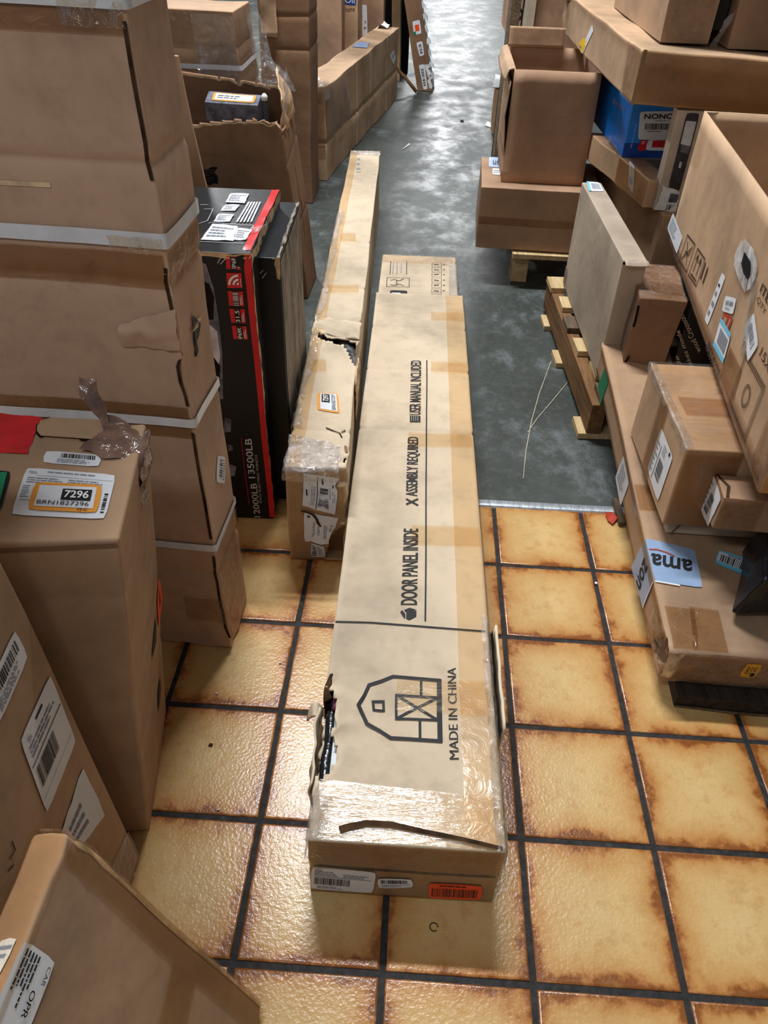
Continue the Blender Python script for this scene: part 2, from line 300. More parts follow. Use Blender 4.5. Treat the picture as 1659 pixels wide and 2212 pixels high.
BOX = {
    'door': [(0.098, 0.107, 0.0), (0.377, 0.1102, 0.0), (0.3561, 1.9367, 0.0), (0.0771, 1.9335, 0.0), (0.098, 0.107, 0.162), (0.377, 0.1102, 0.162), (0.3561, 1.9367, 0.162), (0.0771, 1.9335, 0.162)],
    'door_end': [(0.0813, 1.9036, 0.0), (0.3433, 1.9066, 0.0), (0.3391, 2.274, 0.0), (0.0771, 2.271, 0.0), (0.0813, 1.9036, 0.157), (0.3433, 1.9066, 0.157), (0.3391, 2.274, 0.157), (0.0771, 2.271, 0.157)],
    'slim': [(-0.044, 0.838, 0.0), (0.0819, 0.842, 0.0), (0.0087, 3.1728, 0.0), (-0.1172, 3.1688, 0.0), (-0.044, 0.838, 0.262), (0.0819, 0.842, 0.262), (0.0087, 3.1728, 0.262), (-0.1172, 3.1688, 0.262)],
    'winch': [(-0.4059, 0.9642, 0.0), (-0.106, 0.97, 0.0), (-0.1132, 1.3439, 0.0), (-0.4131, 1.3382, 0.0), (-0.4059, 0.9642, 0.653), (-0.106, 0.97, 0.653), (-0.1132, 1.3439, 0.653), (-0.4131, 1.3382, 0.653)],
    'winch_in': [(-0.3259, 1.0427, 0.0), (-0.066, 1.05, 0.0), (-0.0754, 1.3849, 0.0), (-0.3353, 1.3776, 0.0), (-0.3259, 1.0427, 0.615), (-0.066, 1.05, 0.615), (-0.0754, 1.3849, 0.615), (-0.3353, 1.3776, 0.615)],
    'tall': [(-0.6745, 0.591, 0.0), (-0.125, 0.567, 0.0), (-0.1191, 0.7019, 0.0), (-0.6686, 0.7259, 0.0), (-0.6745, 0.591, 1.32), (-0.125, 0.567, 1.32), (-0.1191, 0.7019, 1.32), (-0.6686, 0.7259, 1.32)],
    'b7296': [(-0.5305, 0.1275, 0.0), (-0.175, 0.184, 0.0), (-0.2116, 0.4141, 0.0), (-0.5671, 0.3576, 0.0), (-0.4585, 0.1388, 0.634), (-0.103, 0.1953, 0.634), (-0.1396, 0.4254, 0.634), (-0.4951, 0.3689, 0.634)],
    'lab3': [(-0.398, -0.25, 0.0), (-0.178, -0.25, 0.0), (-0.178, 0.138, 0.0), (-0.398, 0.138, 0.0), (-0.44, -0.25, 0.86), (-0.22, -0.25, 0.86), (-0.22, 0.138, 0.86), (-0.44, 0.138, 0.86)],
    'box4': [(0.0129, -0.33, 0.0), (0.0526, -0.33, 0.0135), (0.0526, -0.052, 0.0135), (0.0129, -0.052, 0.0), (-0.144, -0.33, 0.461), (-0.1042, -0.33, 0.4746), (-0.1042, -0.052, 0.4746), (-0.144, -0.052, 0.461)],
    'amazon': [(0.7091, 0.524, 0.04), (1.0691, 0.5187, 0.04), (1.0836, 1.5142, 0.15), (0.7236, 1.5195, 0.15), (0.7091, 0.524, 0.125), (1.0691, 0.5187, 0.125), (1.0836, 1.5142, 0.235), (0.7236, 1.5195, 0.235)],
    'board': [(0.742, 0.497, 0.0), (1.0715, 0.4797, 0.0), (1.0977, 0.979, 0.0), (0.7682, 0.9963, 0.0), (0.742, 0.497, 0.033), (1.0715, 0.4797, 0.033), (1.0977, 0.979, 0.033), (0.7682, 0.9963, 0.033)],
    'taped': [(0.7365, 0.8019, 0.195), (1.0065, 0.8028, 0.195), (1.0053, 1.1326, 0.195), (0.7353, 1.1317, 0.195), (0.7365, 0.8019, 0.3835), (1.0065, 0.8028, 0.3835), (1.0053, 1.1326, 0.3835), (0.7353, 1.1317, 0.3835)],
    'grey': [(0.7252, 1.5077, 0.132), (0.7872, 1.5091, 0.132), (0.7721, 2.1477, 0.132), (0.7101, 2.1463, 0.132), (0.7252, 1.5077, 0.4686), (0.7872, 1.5091, 0.4686), (0.7721, 2.1477, 0.4686), (0.7101, 2.1463, 0.4686)],
    'stackA': [(0.4163, 2.4362, 0.135), (0.846, 2.4193, 0.135), (0.8606, 2.7922, 0.135), (0.4309, 2.809, 0.135), (0.4163, 2.4362, 0.3539), (0.846, 2.4193, 0.3539), (0.8606, 2.7922, 0.3539), (0.4309, 2.809, 0.3539)],
    'dark17': [(0.7657, 1.431, 0.212), (0.8702, 1.4206, 0.212), (0.8936, 1.6563, 0.212), (0.7891, 1.6667, 0.212), (0.7657, 1.431, 0.4038), (0.8824, 1.4194, 0.4038), (0.9058, 1.6551, 0.4038), (0.7891, 1.6667, 0.4038)],
    'small21': [(0.7992, 0.7274, 0.255), (1.0985, 0.7065, 0.255), (1.1035, 0.7783, 0.255), (0.8043, 0.7992, 0.255), (0.7992, 0.7274, 0.3309), (1.0985, 0.7065, 0.3309), (1.1035, 0.7783, 0.3309), (0.8043, 0.7992, 0.3309)],
    'stackB': [(0.4895, 2.4971, 0.3559), (0.7794, 2.4923, 0.3559), (0.7872, 2.9598, 0.3559), (0.4972, 2.9646, 0.3559), (0.4895, 2.4971, 0.7142), (0.7794, 2.4923, 0.7142), (0.7872, 2.9598, 0.7142), (0.4972, 2.9646, 0.7142)],
    'c25': [(0.9301, 1.9533, 0.132), (1.2591, 1.9789, 0.132), (1.1927, 2.8312, 0.132), (0.8637, 2.8056, 0.132), (0.9301, 1.9533, 0.44), (1.2591, 1.9789, 0.44), (1.1927, 2.8312, 0.44), (0.8637, 2.8056, 0.44)],
    'c24': [(0.8788, 2.0021, 0.442), (0.9456, 2.0149, 0.442), (0.8463, 2.5355, 0.442), (0.7795, 2.5227, 0.442), (0.8788, 2.0021, 0.524), (0.9456, 2.0149, 0.524), (0.8463, 2.5355, 0.524), (0.7795, 2.5227, 0.524)],
    'blue': [(0.8373, 2.2267, 0.526), (1.137, 2.2416, 0.526), (1.1044, 2.8987, 0.526), (0.8048, 2.8838, 0.526), (0.8373, 2.2267, 0.72), (1.137, 2.2416, 0.708), (1.1044, 2.8987, 0.708), (0.8048, 2.8838, 0.72)],
    'c27': [(0.7691, 1.9743, 0.728), (1.3887, 1.9946, 0.7032), (1.3474, 3.2562, 0.7032), (0.7277, 3.2359, 0.728), (0.7691, 1.9743, 0.8605), (1.3887, 1.9946, 0.8357), (1.3474, 3.2562, 0.8357), (0.7277, 3.2359, 0.8605)],
    'c22': [(0.8121, 0.6488, 0.4068), (1.23, 0.6067, 0.4068), (1.3493, 1.7939, 0.4068), (0.9314, 1.8359, 0.4068), (0.8121, 0.6488, 0.7491), (1.23, 0.6067, 0.7491), (1.3493, 1.7939, 0.7491), (0.9314, 1.8359, 0.7491)],
    'black18': [(0.8944, 1.4224, 0.217), (1.1431, 1.3975, 0.217), (1.166, 1.6264, 0.217), (0.9172, 1.6512, 0.217), (0.8944, 1.4224, 0.4), (1.1431, 1.3975, 0.4), (1.166, 1.6264, 0.4), (0.9172, 1.6512, 0.4)],
    'c30': [(0.7565, 0.8139, 0.162), (0.9765, 0.8139, 0.162), (0.9765, 0.9139, 0.162), (0.7565, 0.9139, 0.162), (0.7565, 0.8139, 0.193), (0.9765, 0.8139, 0.193), (0.9765, 0.9139, 0.193), (0.7565, 0.9139, 0.193)],
    'long': [(-0.4316, 3.6257, 0.0), (-0.283, 3.605, 0.0), (-0.0111, 5.5592, 0.0), (-0.1597, 5.5798, 0.0), (-0.4316, 3.6257, 0.421), (-0.283, 3.605, 0.421), (-0.0111, 5.5592, 0.421), (-0.1597, 5.5798, 0.421)],
    'pallet_far': [(0.5668, 2.4582, 0.0), (1.4667, 2.4425, 0.0), (1.4807, 3.2424, 0.0), (0.5808, 3.2581, 0.0), (0.5668, 2.4582, 0.132), (1.4667, 2.4425, 0.132), (1.4807, 3.2424, 0.132), (0.5808, 3.2581, 0.132)],
    'pallet_near': [(0.7026, 1.3909, 0.0), (1.5018, 1.4258, 0.0), (1.466, 2.245, 0.0), (0.6668, 2.2101, 0.0), (0.7026, 1.3909, 0.13), (1.5018, 1.4258, 0.13), (1.466, 2.245, 0.13), (0.6668, 2.2101, 0.13)],
    'c28': [(0.844, 2.1046, 0.8605), (0.979, 2.1044, 0.8605), (0.9804, 2.8544, 0.8605), (0.8454, 2.8546, 0.8605), (0.844, 2.1046, 1.2605), (0.979, 2.1044, 1.2605), (0.9804, 2.8544, 1.2605), (0.8454, 2.8546, 1.2605)],
    'c28b': [(1.029, 2.0944, 0.8525), (1.379, 2.0937, 0.8525), (1.3803, 2.7937, 0.8525), (1.0303, 2.7944, 0.8525), (1.029, 2.0944, 1.2725), (1.379, 2.0937, 1.2725), (1.3803, 2.7937, 1.2725), (1.0303, 2.7944, 1.2725)],
    'open': [(-0.6494, 2.2341, 0.0), (-0.19, 2.21, 0.0), (-0.1795, 2.4097, 0.0), (-0.6389, 2.4338, 0.0), (-0.7144, 2.2341, 0.61), (-0.255, 2.21, 0.595), (-0.2545, 2.4097, 0.655), (-0.7039, 2.4338, 0.7)],
    'c26': [(0.9075, 1.985, 0.443), (1.0136, 1.985, 0.443), (1.0136, 2.035, 0.443), (0.9075, 2.035, 0.443), (0.9075, 1.985, 0.718), (1.0136, 1.985, 0.718), (1.0136, 2.035, 0.718), (0.9075, 2.035, 0.718)],
    'wrap': [(-0.8149, 2.5073, 0.0), (-0.395, 2.5, 0.0), (-0.3903, 2.77, 0.0), (-0.8102, 2.7773, 0.0), (-0.8649, 2.5073, 0.845), (-0.445, 2.5, 0.845), (-0.4403, 2.77, 0.845), (-0.8602, 2.7773, 0.845)],
    'bg1': [(-0.52, 3.25, 0.0), (-0.31, 3.25, 0.0), (-0.31, 3.5, 0.0), (-0.52, 3.5, 0.0), (-0.5, 3.25, 1.2), (-0.29, 3.25, 1.2), (-0.29, 3.5, 1.2), (-0.5, 3.5, 1.2)],
    'bg2': [(-0.5773, 4.9, 0.0), (-0.3329, 4.9, 0.0), (-0.3329, 5.1, 0.0), (-0.5773, 5.1, 0.0), (-0.5773, 4.9, 1.15), (-0.3329, 4.9, 1.15), (-0.3329, 5.1, 1.15), (-0.5773, 5.1, 1.15)],
    'bg3': [(-0.3723, 5.2, 0.0), (-0.2527, 5.1958, 0.0), (-0.244, 5.4457, 0.0), (-0.3636, 5.4498, 0.0), (-0.3923, 5.2, 1.1), (-0.2727, 5.1958, 1.1), (-0.264, 5.4457, 1.1), (-0.3836, 5.4498, 1.1)],
    'bg4': [(-0.298, 5.75, 0.0), (-0.1318, 5.75, 0.0), (-0.1318, 5.95, 0.0), (-0.298, 5.95, 0.0), (-0.298, 5.75, 1.1), (-0.1318, 5.75, 1.1), (-0.1318, 5.95, 1.1), (-0.298, 5.95, 1.1)],
    'bg7': [(-0.1749, 6.4, 0.0), (0.0328, 6.4, 0.0), (0.0328, 6.5, 0.0), (-0.1749, 6.5, 0.0), (-0.1749, 6.4, 1.2), (0.0328, 6.4, 1.2), (0.0328, 6.5, 1.2), (-0.1749, 6.5, 1.2)],
    'bg5': [(-0.0781, 6.1, 0.0), (-0.0181, 6.1, 0.0), (-0.0181, 6.35, 0.0), (-0.0781, 6.35, 0.0), (-0.1081, 6.1, 1.1), (-0.0481, 6.1, 1.1), (-0.0481, 6.35, 1.1), (-0.1081, 6.35, 1.1)],
    'bg6': [(0.125, 5.8, 0.0), (0.2396, 5.79, 0.0), (0.2483, 5.8896, 0.0), (0.1337, 5.8996, 0.0), (-0.1, 5.8, 1.0), (0.0146, 5.79, 1.0), (0.0233, 5.8896, 1.0), (-0.0913, 5.8996, 1.0)],
    'bgR3': [(0.6062, 4.6643, 0.0), (0.8062, 4.6608, 0.0), (0.8106, 4.9107, 0.0), (0.6106, 4.9142, 0.0), (0.6062, 4.6643, 0.251), (0.8062, 4.6608, 0.251), (0.8106, 4.9107, 0.251), (0.6106, 4.9142, 0.251)],
    'bgR1': [(0.6211, 3.32, 0.0), (0.9211, 3.32, 0.0), (0.9211, 3.44, 0.0), (0.6211, 3.44, 0.0), (0.6211, 3.32, 1.15), (0.9211, 3.32, 1.15), (0.9211, 3.44, 1.15), (0.6211, 3.44, 1.15)],
    'bgR1b': [(0.583, 3.3, 0.0), (0.623, 3.3, 0.0), (0.623, 3.45, 0.0), (0.583, 3.45, 0.0), (0.583, 3.3, 1.15), (0.623, 3.3, 1.15), (0.623, 3.45, 1.15), (0.583, 3.45, 1.15)],
    'bgR2': [(0.5657, 4.0, 0.62), (0.8157, 4.0, 0.62), (0.8157, 4.3, 0.62), (0.5657, 4.3, 0.62), (0.5657, 4.0, 1.07), (0.8157, 4.0, 1.07), (0.8157, 4.3, 1.07), (0.5657, 4.3, 1.07)],
    'sheet': [(-0.62, 1.5, 0.0), (-0.26, 1.5, 0.0), (-0.26, 1.512, 0.0), (-0.62, 1.512, 0.0), (-0.67, 1.5, 0.9), (-0.352, 1.5, 0.88), (-0.352, 1.512, 0.88), (-0.67, 1.512, 0.9)],
}

FACES = {'front': lambda u, v: (u, 0, v), 'right': lambda u, v: (1, u, v), 'back': lambda u, v: (1 - u, 1, v),
         'left': lambda u, v: (0, 1 - u, v), 'top': lambda u, v: (u, v, 1), 'bottom': lambda u, v: (u, 1 - v, 0)}
class Carton:
    def __init__(s, key, mat, name='carton', label=None, cat='box', group=None, root=None, part='body', amp=0.0022, freq=4.5, seg=0.05,
                 skip='', holes=None, cx=(), cy=(), cz=(), gd=0.0025, thick=0.0, bev=0.0025, crumple=(), warp=None, amp2=0.0, partlabel=None):
        s.C = [Vector(p) for p in (BOX[key] if isinstance(key, str) else key)]
        s.key = key; s.amp = amp; s.amp2 = amp2; s.freq = freq; s.seed = Vector((hash_(str(key)) % 97, hash_(str(key)) % 61, hash_(str(key)) % 37))
        s.cuts = (cx, cy, cz); s.gd = gd; s.crumple = [(Vector(c), r, a) for c, r, a in crumple]; s.warp = warp
        s.L = [(s.C[1] - s.C[0]).length, (s.C[3] - s.C[0]).length, (s.C[4] - s.C[0]).length]
        s.ctr = sum(s.C, Vector()) / 8
        if root is None:
            base = (s.C[0] + s.C[1] + s.C[2] + s.C[3]) / 4
            root = empty(name, base); tag(root, label, cat, group)
        s.root = root
        ax = []
        for k in range(3):
            n = max(2, min(380, int(s.L[k] / seg) + 1)); P = {round(i / n, 5) for i in range(n + 1)}
            e = 0.007 / s.L[k]
            for c in s.cuts[k]:
                P = {p for p in P if abs(p - c) > 2.2 * e or p in (0, 1)}
                P |= {round(x, 5) for x in (c - 2 * e, c - e * 0.6, c, c + e * 0.6, c + 2 * e) if 0 < x < 1}
            ax.append(sorted(P))
        s.ax = ax
        idx = {}; verts = []; faces = []
        def vid(a, b, c):
            k = (round(a, 5), round(b, 5), round(c, 5))
            if k not in idx: idx[k] = len(verts); verts.append(s.pos(*k))
            return idx[k]
        axes = {'front': (0, 2), 'right': (1, 2), 'back': (0, 2), 'left': (1, 2), 'top': (0, 1), 'bottom': (0, 1)}
        for f, fn in FACES.items():
            if f in skip.split(): continue
            A, B = ax[axes[f][0]], ax[axes[f][1]]
            if f in ('back', 'left'): A = [round(1 - x, 5) for x in reversed(A)]
            if f == 'bottom': B = [round(1 - x, 5) for x in reversed(B)]
            hf = (holes or {}).get(f)
            for i in range(len(A) - 1):
                for j in range(len(B) - 1):
                    if hf and hf((A[i] + A[i + 1]) / 2, (B[j] + B[j + 1]) / 2): continue
                    faces.append(tuple(vid(*fn(x, y)) for x, y in ((A[i], B[j]), (A[i + 1], B[j]), (A[i + 1], B[j + 1]), (A[i], B[j + 1]))))
        mb = MB(); mb.v = verts; mb.f = faces
        s.body = mb.build(part, mat, root, True, bev, thick)
        if partlabel: s.body['label'] = partlabel
    def tri(s, a, b, c):
        C = s.C
        lo = (C[0] * (1 - a) + C[1] * a) * (1 - b) + (C[3] * (1 - a) + C[2] * a) * b
        hi = (C[4] * (1 - a) + C[5] * a) * (1 - b) + (C[7] * (1 - a) + C[6] * a) * b
        return lo * (1 - c) + hi * c
    def pos(s, a, b, c):
        q = [a, b, c]; g = 0.0
        for k in range(3):
            for c0 in s.cuts[k]:
                d = s.gd * math.exp(-((q[k] - c0) * s.L[k] / 0.006) ** 2)
                for m in range(3):
                    if m == k: continue
                    if m == 2: q[2] = q[2] - d / s.L[2] * (1 if c > 0.5 else 0)
                    else: q[m] = 0.5 + (q[m] - 0.5) * (1 - 2 * d / s.L[m])
        p = s.tri(*q)
        if s.warp: p = p + Vector(s.warp(a, b, c))
        nz = noise.noise_vector(p * s.freq + s.seed) * s.amp
        if s.amp2: nz = nz + noise.noise_vector(p * s.freq * 5 + s.seed) * s.amp2
        for ce, r, am in s.crumple:
            d = (p - ce).length
            if d < r: nz = nz + noise.noise_vector(p * 38 + s.seed) * am * (1 - d / r)
        if c < 0.02: nz.z = abs(nz.z) * 0.3
        return p + nz
    def pt(s, face, u, v, off=0.0):
        fn = FACES[face]; p = s.pos(*fn(u, v))
        if off:
            e = 0.01
            du = s.pos(*fn(u + e, v)) - s.pos(*fn(u - e, v)); dv = s.pos(*fn(u, v + e)) - s.pos(*fn(u, v - e))
            p = p + du.cross(dv).normalized() * off
        return p
    def qmap(s, face, quad):
        (x0, y0), (x1, y1), (x2, y2), (x3, y3) = quad
        def m(a, b, off):
            u = (x0 * (1 - a) + x1 * a) * (1 - b) + (x3 * (1 - a) + x2 * a) * b
            v = (y0 * (1 - a) + y1 * a) * (1 - b) + (y3 * (1 - a) + y2 * a) * b
            return s.pt(face, u, v, off)
        return m
    def label(s, face, quad, mat='paper', items=(), name='label', off=0.0016, parent=None, lab=None, rag=0.0, round_=True, thin=False):
        m = s.qmap(face, quad)
        w = (m(1, 0.5, 0) - m(0, 0.5, 0)).length; h = (m(0.5, 1, 0) - m(0.5, 0, 0)).length
        nu = max(2, min(60, int(w / 0.016) + 1)); nv = max(2, min(60, int(h / 0.016) + 1))
        rnd = random.Random(hash_(str(quad)))
        mb = MB(); mb.grid(lambda a, b: m(a, b, off), nu, nv)
        if round_ and not rag:
            for (ia, ib), (sa, sb) in (((0, 0), (1, 1)), ((nu, 0), (-1, 1)), ((nu, nv), (-1, -1)), ((0, nv), (1, -1))):
                r = min(0.004, 0.2 * min(w, h)); mb.v[ib * (nu + 1) + ia] = m(ia / nu + sa * r * 0.45 / w, ib / nv + sb * r * 0.45 / h, off)
        if rag:
            for j in range(nv + 1):
                for i in range(nu + 1):
                    if i in (0, nu) or j in (0, nv):
                        mb.v[j * (nu + 1) + i] += Vector((rnd.uniform(-1, 1), rnd.uniform(-1, 1), rnd.uniform(-1, 1))) * rag
        o = mb.build(name, mat, parent or s.root)
        if lab: o['label'] = lab
        if items: s.print_on(m, w, h, items, o, off)
        return o
    def print_on(s, m, w, h, items, parent, off):
        by = {}
        for it in items:
            kind, mat = it[0], it[1]
            mb = by.setdefault(mat, MB()); of = off + 0.0007 + (0.0014 if kind == 'text' else 0) + (0.0007 if kind in ('rect2', 'bars2') else 0)
            def rect(x0, y0, x1, y1, of=of, mb=mb):
                nu = max(1, int((x1 - x0) * w / 0.03)); nv = max(1, int((y1 - y0) * h / 0.03))
                mb.grid(lambda a, b: m(x0 + (x1 - x0) * a, y0 + (y1 - y0) * b, of), nu, nv)
            if kind in ('rect', 'rect2'):
                one = MB(); rect(*it[2:6], mb=one); one.build('print', mat, parent, False)
            elif kind in ('bars', 'bars2', 'vbars'):
                x0, y0, x1, y1, n = it[2:7]; r = random.Random(n * 7 + int(x0 * 100)); a0, a1 = (y0, y1) if kind == 'vbars' else (x0, x1)
                wd = [r.uniform(0.5, 2.2) for _ in range(2 * n)]; t = sum(wd); a = a0
                for i, q in enumerate(wd):
                    b = a + (a1 - a0) * q / t
                    if i % 2 == 0:
                        if kind == 'vbars': rect(x0, a, x1, b)
                        else: rect(a, y0, b, y1)
                    a = b
            elif kind == 'lines':
                x0, y0, x1, y1, n = it[2:7]; r = random.Random(n + int(y0 * 50))
                for i in range(n):
                    yy = y0 + (y1 - y0) * (i + 0.5) / n; hh = abs(y1 - y0) / n * 0.22; a = x0
                    e = x0 + (x1 - x0) * r.uniform(0.6, 1.0)
                    while a < e:
                        b = min(e, a + (x1 - x0) * r.uniform(0.05, 0.22)); rect(a, yy - hh, b, yy + hh); a = b + (x1 - x0) * 0.025
            elif kind == 'text':
                txt, x0, y0, x1, y1 = it[2:7]; bold = it[7] if len(it) > 7 else 0.0
                V, F = glyphs(txt, bold); mb = MB(); k = 0
                mb.v += [m(x0 + (x1 - x0) * a, y0 + (y1 - y0) * b, of) for a, b in V]; mb.f += [tuple(k + i for i in f) for f in F]; mb.build('lettering', mat, parent, False)
        for mat, mb in by.items():
            if mb.f: mb.build('print', mat, parent, False)
    def text(s, face, BL, BR, TL, txt, mat='ink', bold=0.0, name='lettering', off=0.0016, parent=None):
        V, F = glyphs(txt, bold); mb = MB()
        for a, b in V:
            u = BL[0] + (BR[0] - BL[0]) * a + (TL[0] - BL[0]) * b; v = BL[1] + (BR[1] - BL[1]) * a + (TL[1] - BL[1]) * b
            mb.v.append(s.pt(face, u, v, off))
        mb.f = list(F)
        return mb.build(name, mat, parent or s.root, False)
    def lines(s, face, polys, width, mat='ink', name='print', off=0.0018, parent=None):
        """polylines (uv) drawn as ribbons of the given width in metres"""
        mb = MB()
        for pl in polys:
            P = []
            for i in range(len(pl) - 1):
                a, b = pl[i], pl[i + 1]
                n = max(1, int((s.pt(face, *b) - s.pt(face, *a)).length / 0.02))
                for k in range(n): P.append((a[0] + (b[0] - a[0]) * k / n, a[1] + (b[1] - a[1]) * k / n))
            P.append(pl[-1])
            closed = (Vector(pl[0]) - Vector(pl[-1])).length < 1e-6
            Q = [s.pt(face, *p, off) for p in P]
            N = [(s.pt(face, *p, 0.01) - s.pt(face, *p)).normalized() for p in P]
            m = len(Q); k = len(mb.v)
            for i in range(m):
                if closed and i in (0, m - 1): d = (Q[1] - Q[0]).normalized() + (Q[m - 1] - Q[m - 2]).normalized(); seg = (Q[1] - Q[0]).normalized()
                else:
                    d = Q[min(i + 1, m - 1)] - Q[max(i - 1, 0)]
                    d = (Q[min(i + 1, m - 1)] - Q[i]).normalized() + (Q[i] - Q[max(i - 1, 0)]).normalized() if 0 < i < m - 1 else d
                    seg = (Q[min(i + 1, m - 1)] - Q[max(i, 0)]).normalized() if i < m - 1 else (Q[i] - Q[i - 1]).normalized()
                d = d.normalized(); sd = d.cross(N[i]).normalized()
                cs = max(0.45, abs(seg.dot(d))); wd = width[min(i * len(width) // m, len(width) - 1)] if isinstance(width, (list, tuple)) else width
                mb.v += [Q[i] - sd * wd / 2 / cs, Q[i] + sd * wd / 2 / cs]
            for i in range(m - 1): mb.f.append((k + 2 * i, k + 2 * i + 1, k + 2 * i + 3, k + 2 * i + 2))
        return mb.build(name, mat, parent or s.root, False)
    def strap(s, c, width=0.017, mat='strap', name='strap', sag=0.0, off=0.003):
        mb = MB(); P = []
        for f in ('front', 'right', 'back', 'left'):
            n = 10
            for i in range(n + 1):
                u = min(max(i / n, 0.006), 0.994); cc = c + (sag * math.sin(3.1 * u) if f == 'front' else 0)
                P.append((s.pt(f, u, cc, off), s.pt(f, u, cc + width / s.L[2], off)))
        P.append(P[0])
        for a, b in P: mb.v += [a, b]
        for i in range(len(P) - 1): mb.f.append((2 * i, 2 * i + 2, 2 * i + 3, 2 * i + 1))
        return mb.build(name, mat, s.root, True)
    def inner(s, name, lo, hi, mat, amp=0.0, n=6, parent=None):
        """a smaller block inside the carton, given in the carton's own 0..1 coordinates"""
        c = [s.tri(*p) for p in ((lo[0], lo[1], lo[2]), (hi[0], lo[1], lo[2]), (hi[0], hi[1], lo[2]), (lo[0], hi[1], lo[2]),
                                 (lo[0], lo[1], hi[2]), (hi[0], lo[1], hi[2]), (hi[0], hi[1], hi[2]), (lo[0], hi[1], hi[2]))]
        return Carton(c, mat, root=parent or s.root, part=name, amp=amp, freq=16, seg=0.02, bev=0.002)
def hash_(t):
    h = 7
    for ch in t: h = (h * 131 + ord(ch)) % 1000003
    return h
def sheet(name, mat, parent, rows, amp=0.0, freq=25, thick=0.0, n=10, sub=4):
    """a bent sheet lofted through rows of 3D points"""
    rows = [[Vector(p) for p in r] for r in rows]; mb = MB(); nr = len(rows) - 1; nc = len(rows[0]) - 1
    def fn(a, b):
        y = b * nr; j = min(int(y), nr - 1); fy = y - j; x = a * nc; i = min(int(x), nc - 1); fx = x - i
        p = (rows[j][i] * (1 - fx) + rows[j][i + 1] * fx) * (1 - fy) + (rows[j + 1][i] * (1 - fx) + rows[j + 1][i + 1] * fx) * fy
        return p + noise.noise_vector(p * freq) * amp
    mb.grid(fn, nc * sub, nr * sub)
    return mb.build(name, mat, parent, True, 0, thick)
def ragged(poly, jag=0.0):
    def h(u, v):
        return inside(poly, u + noise.noise(Vector((u * 90, v * 260, 3))) * jag, v + noise.noise(Vector((u * 90, v * 260, 9))) * jag * 0.5)
    return h
BARL = lambda a='ink': [('lines', 'ink_grey', 0.05, 0.72, 0.95, 0.95, 5), ('rect', a, 0.05, 0.60, 0.95, 0.615), ('bars', a, 0.06, 0.26, 0.62, 0.56, 26), ('lines', 'ink_grey', 0.06, 0.06, 0.6, 0.2, 2)]

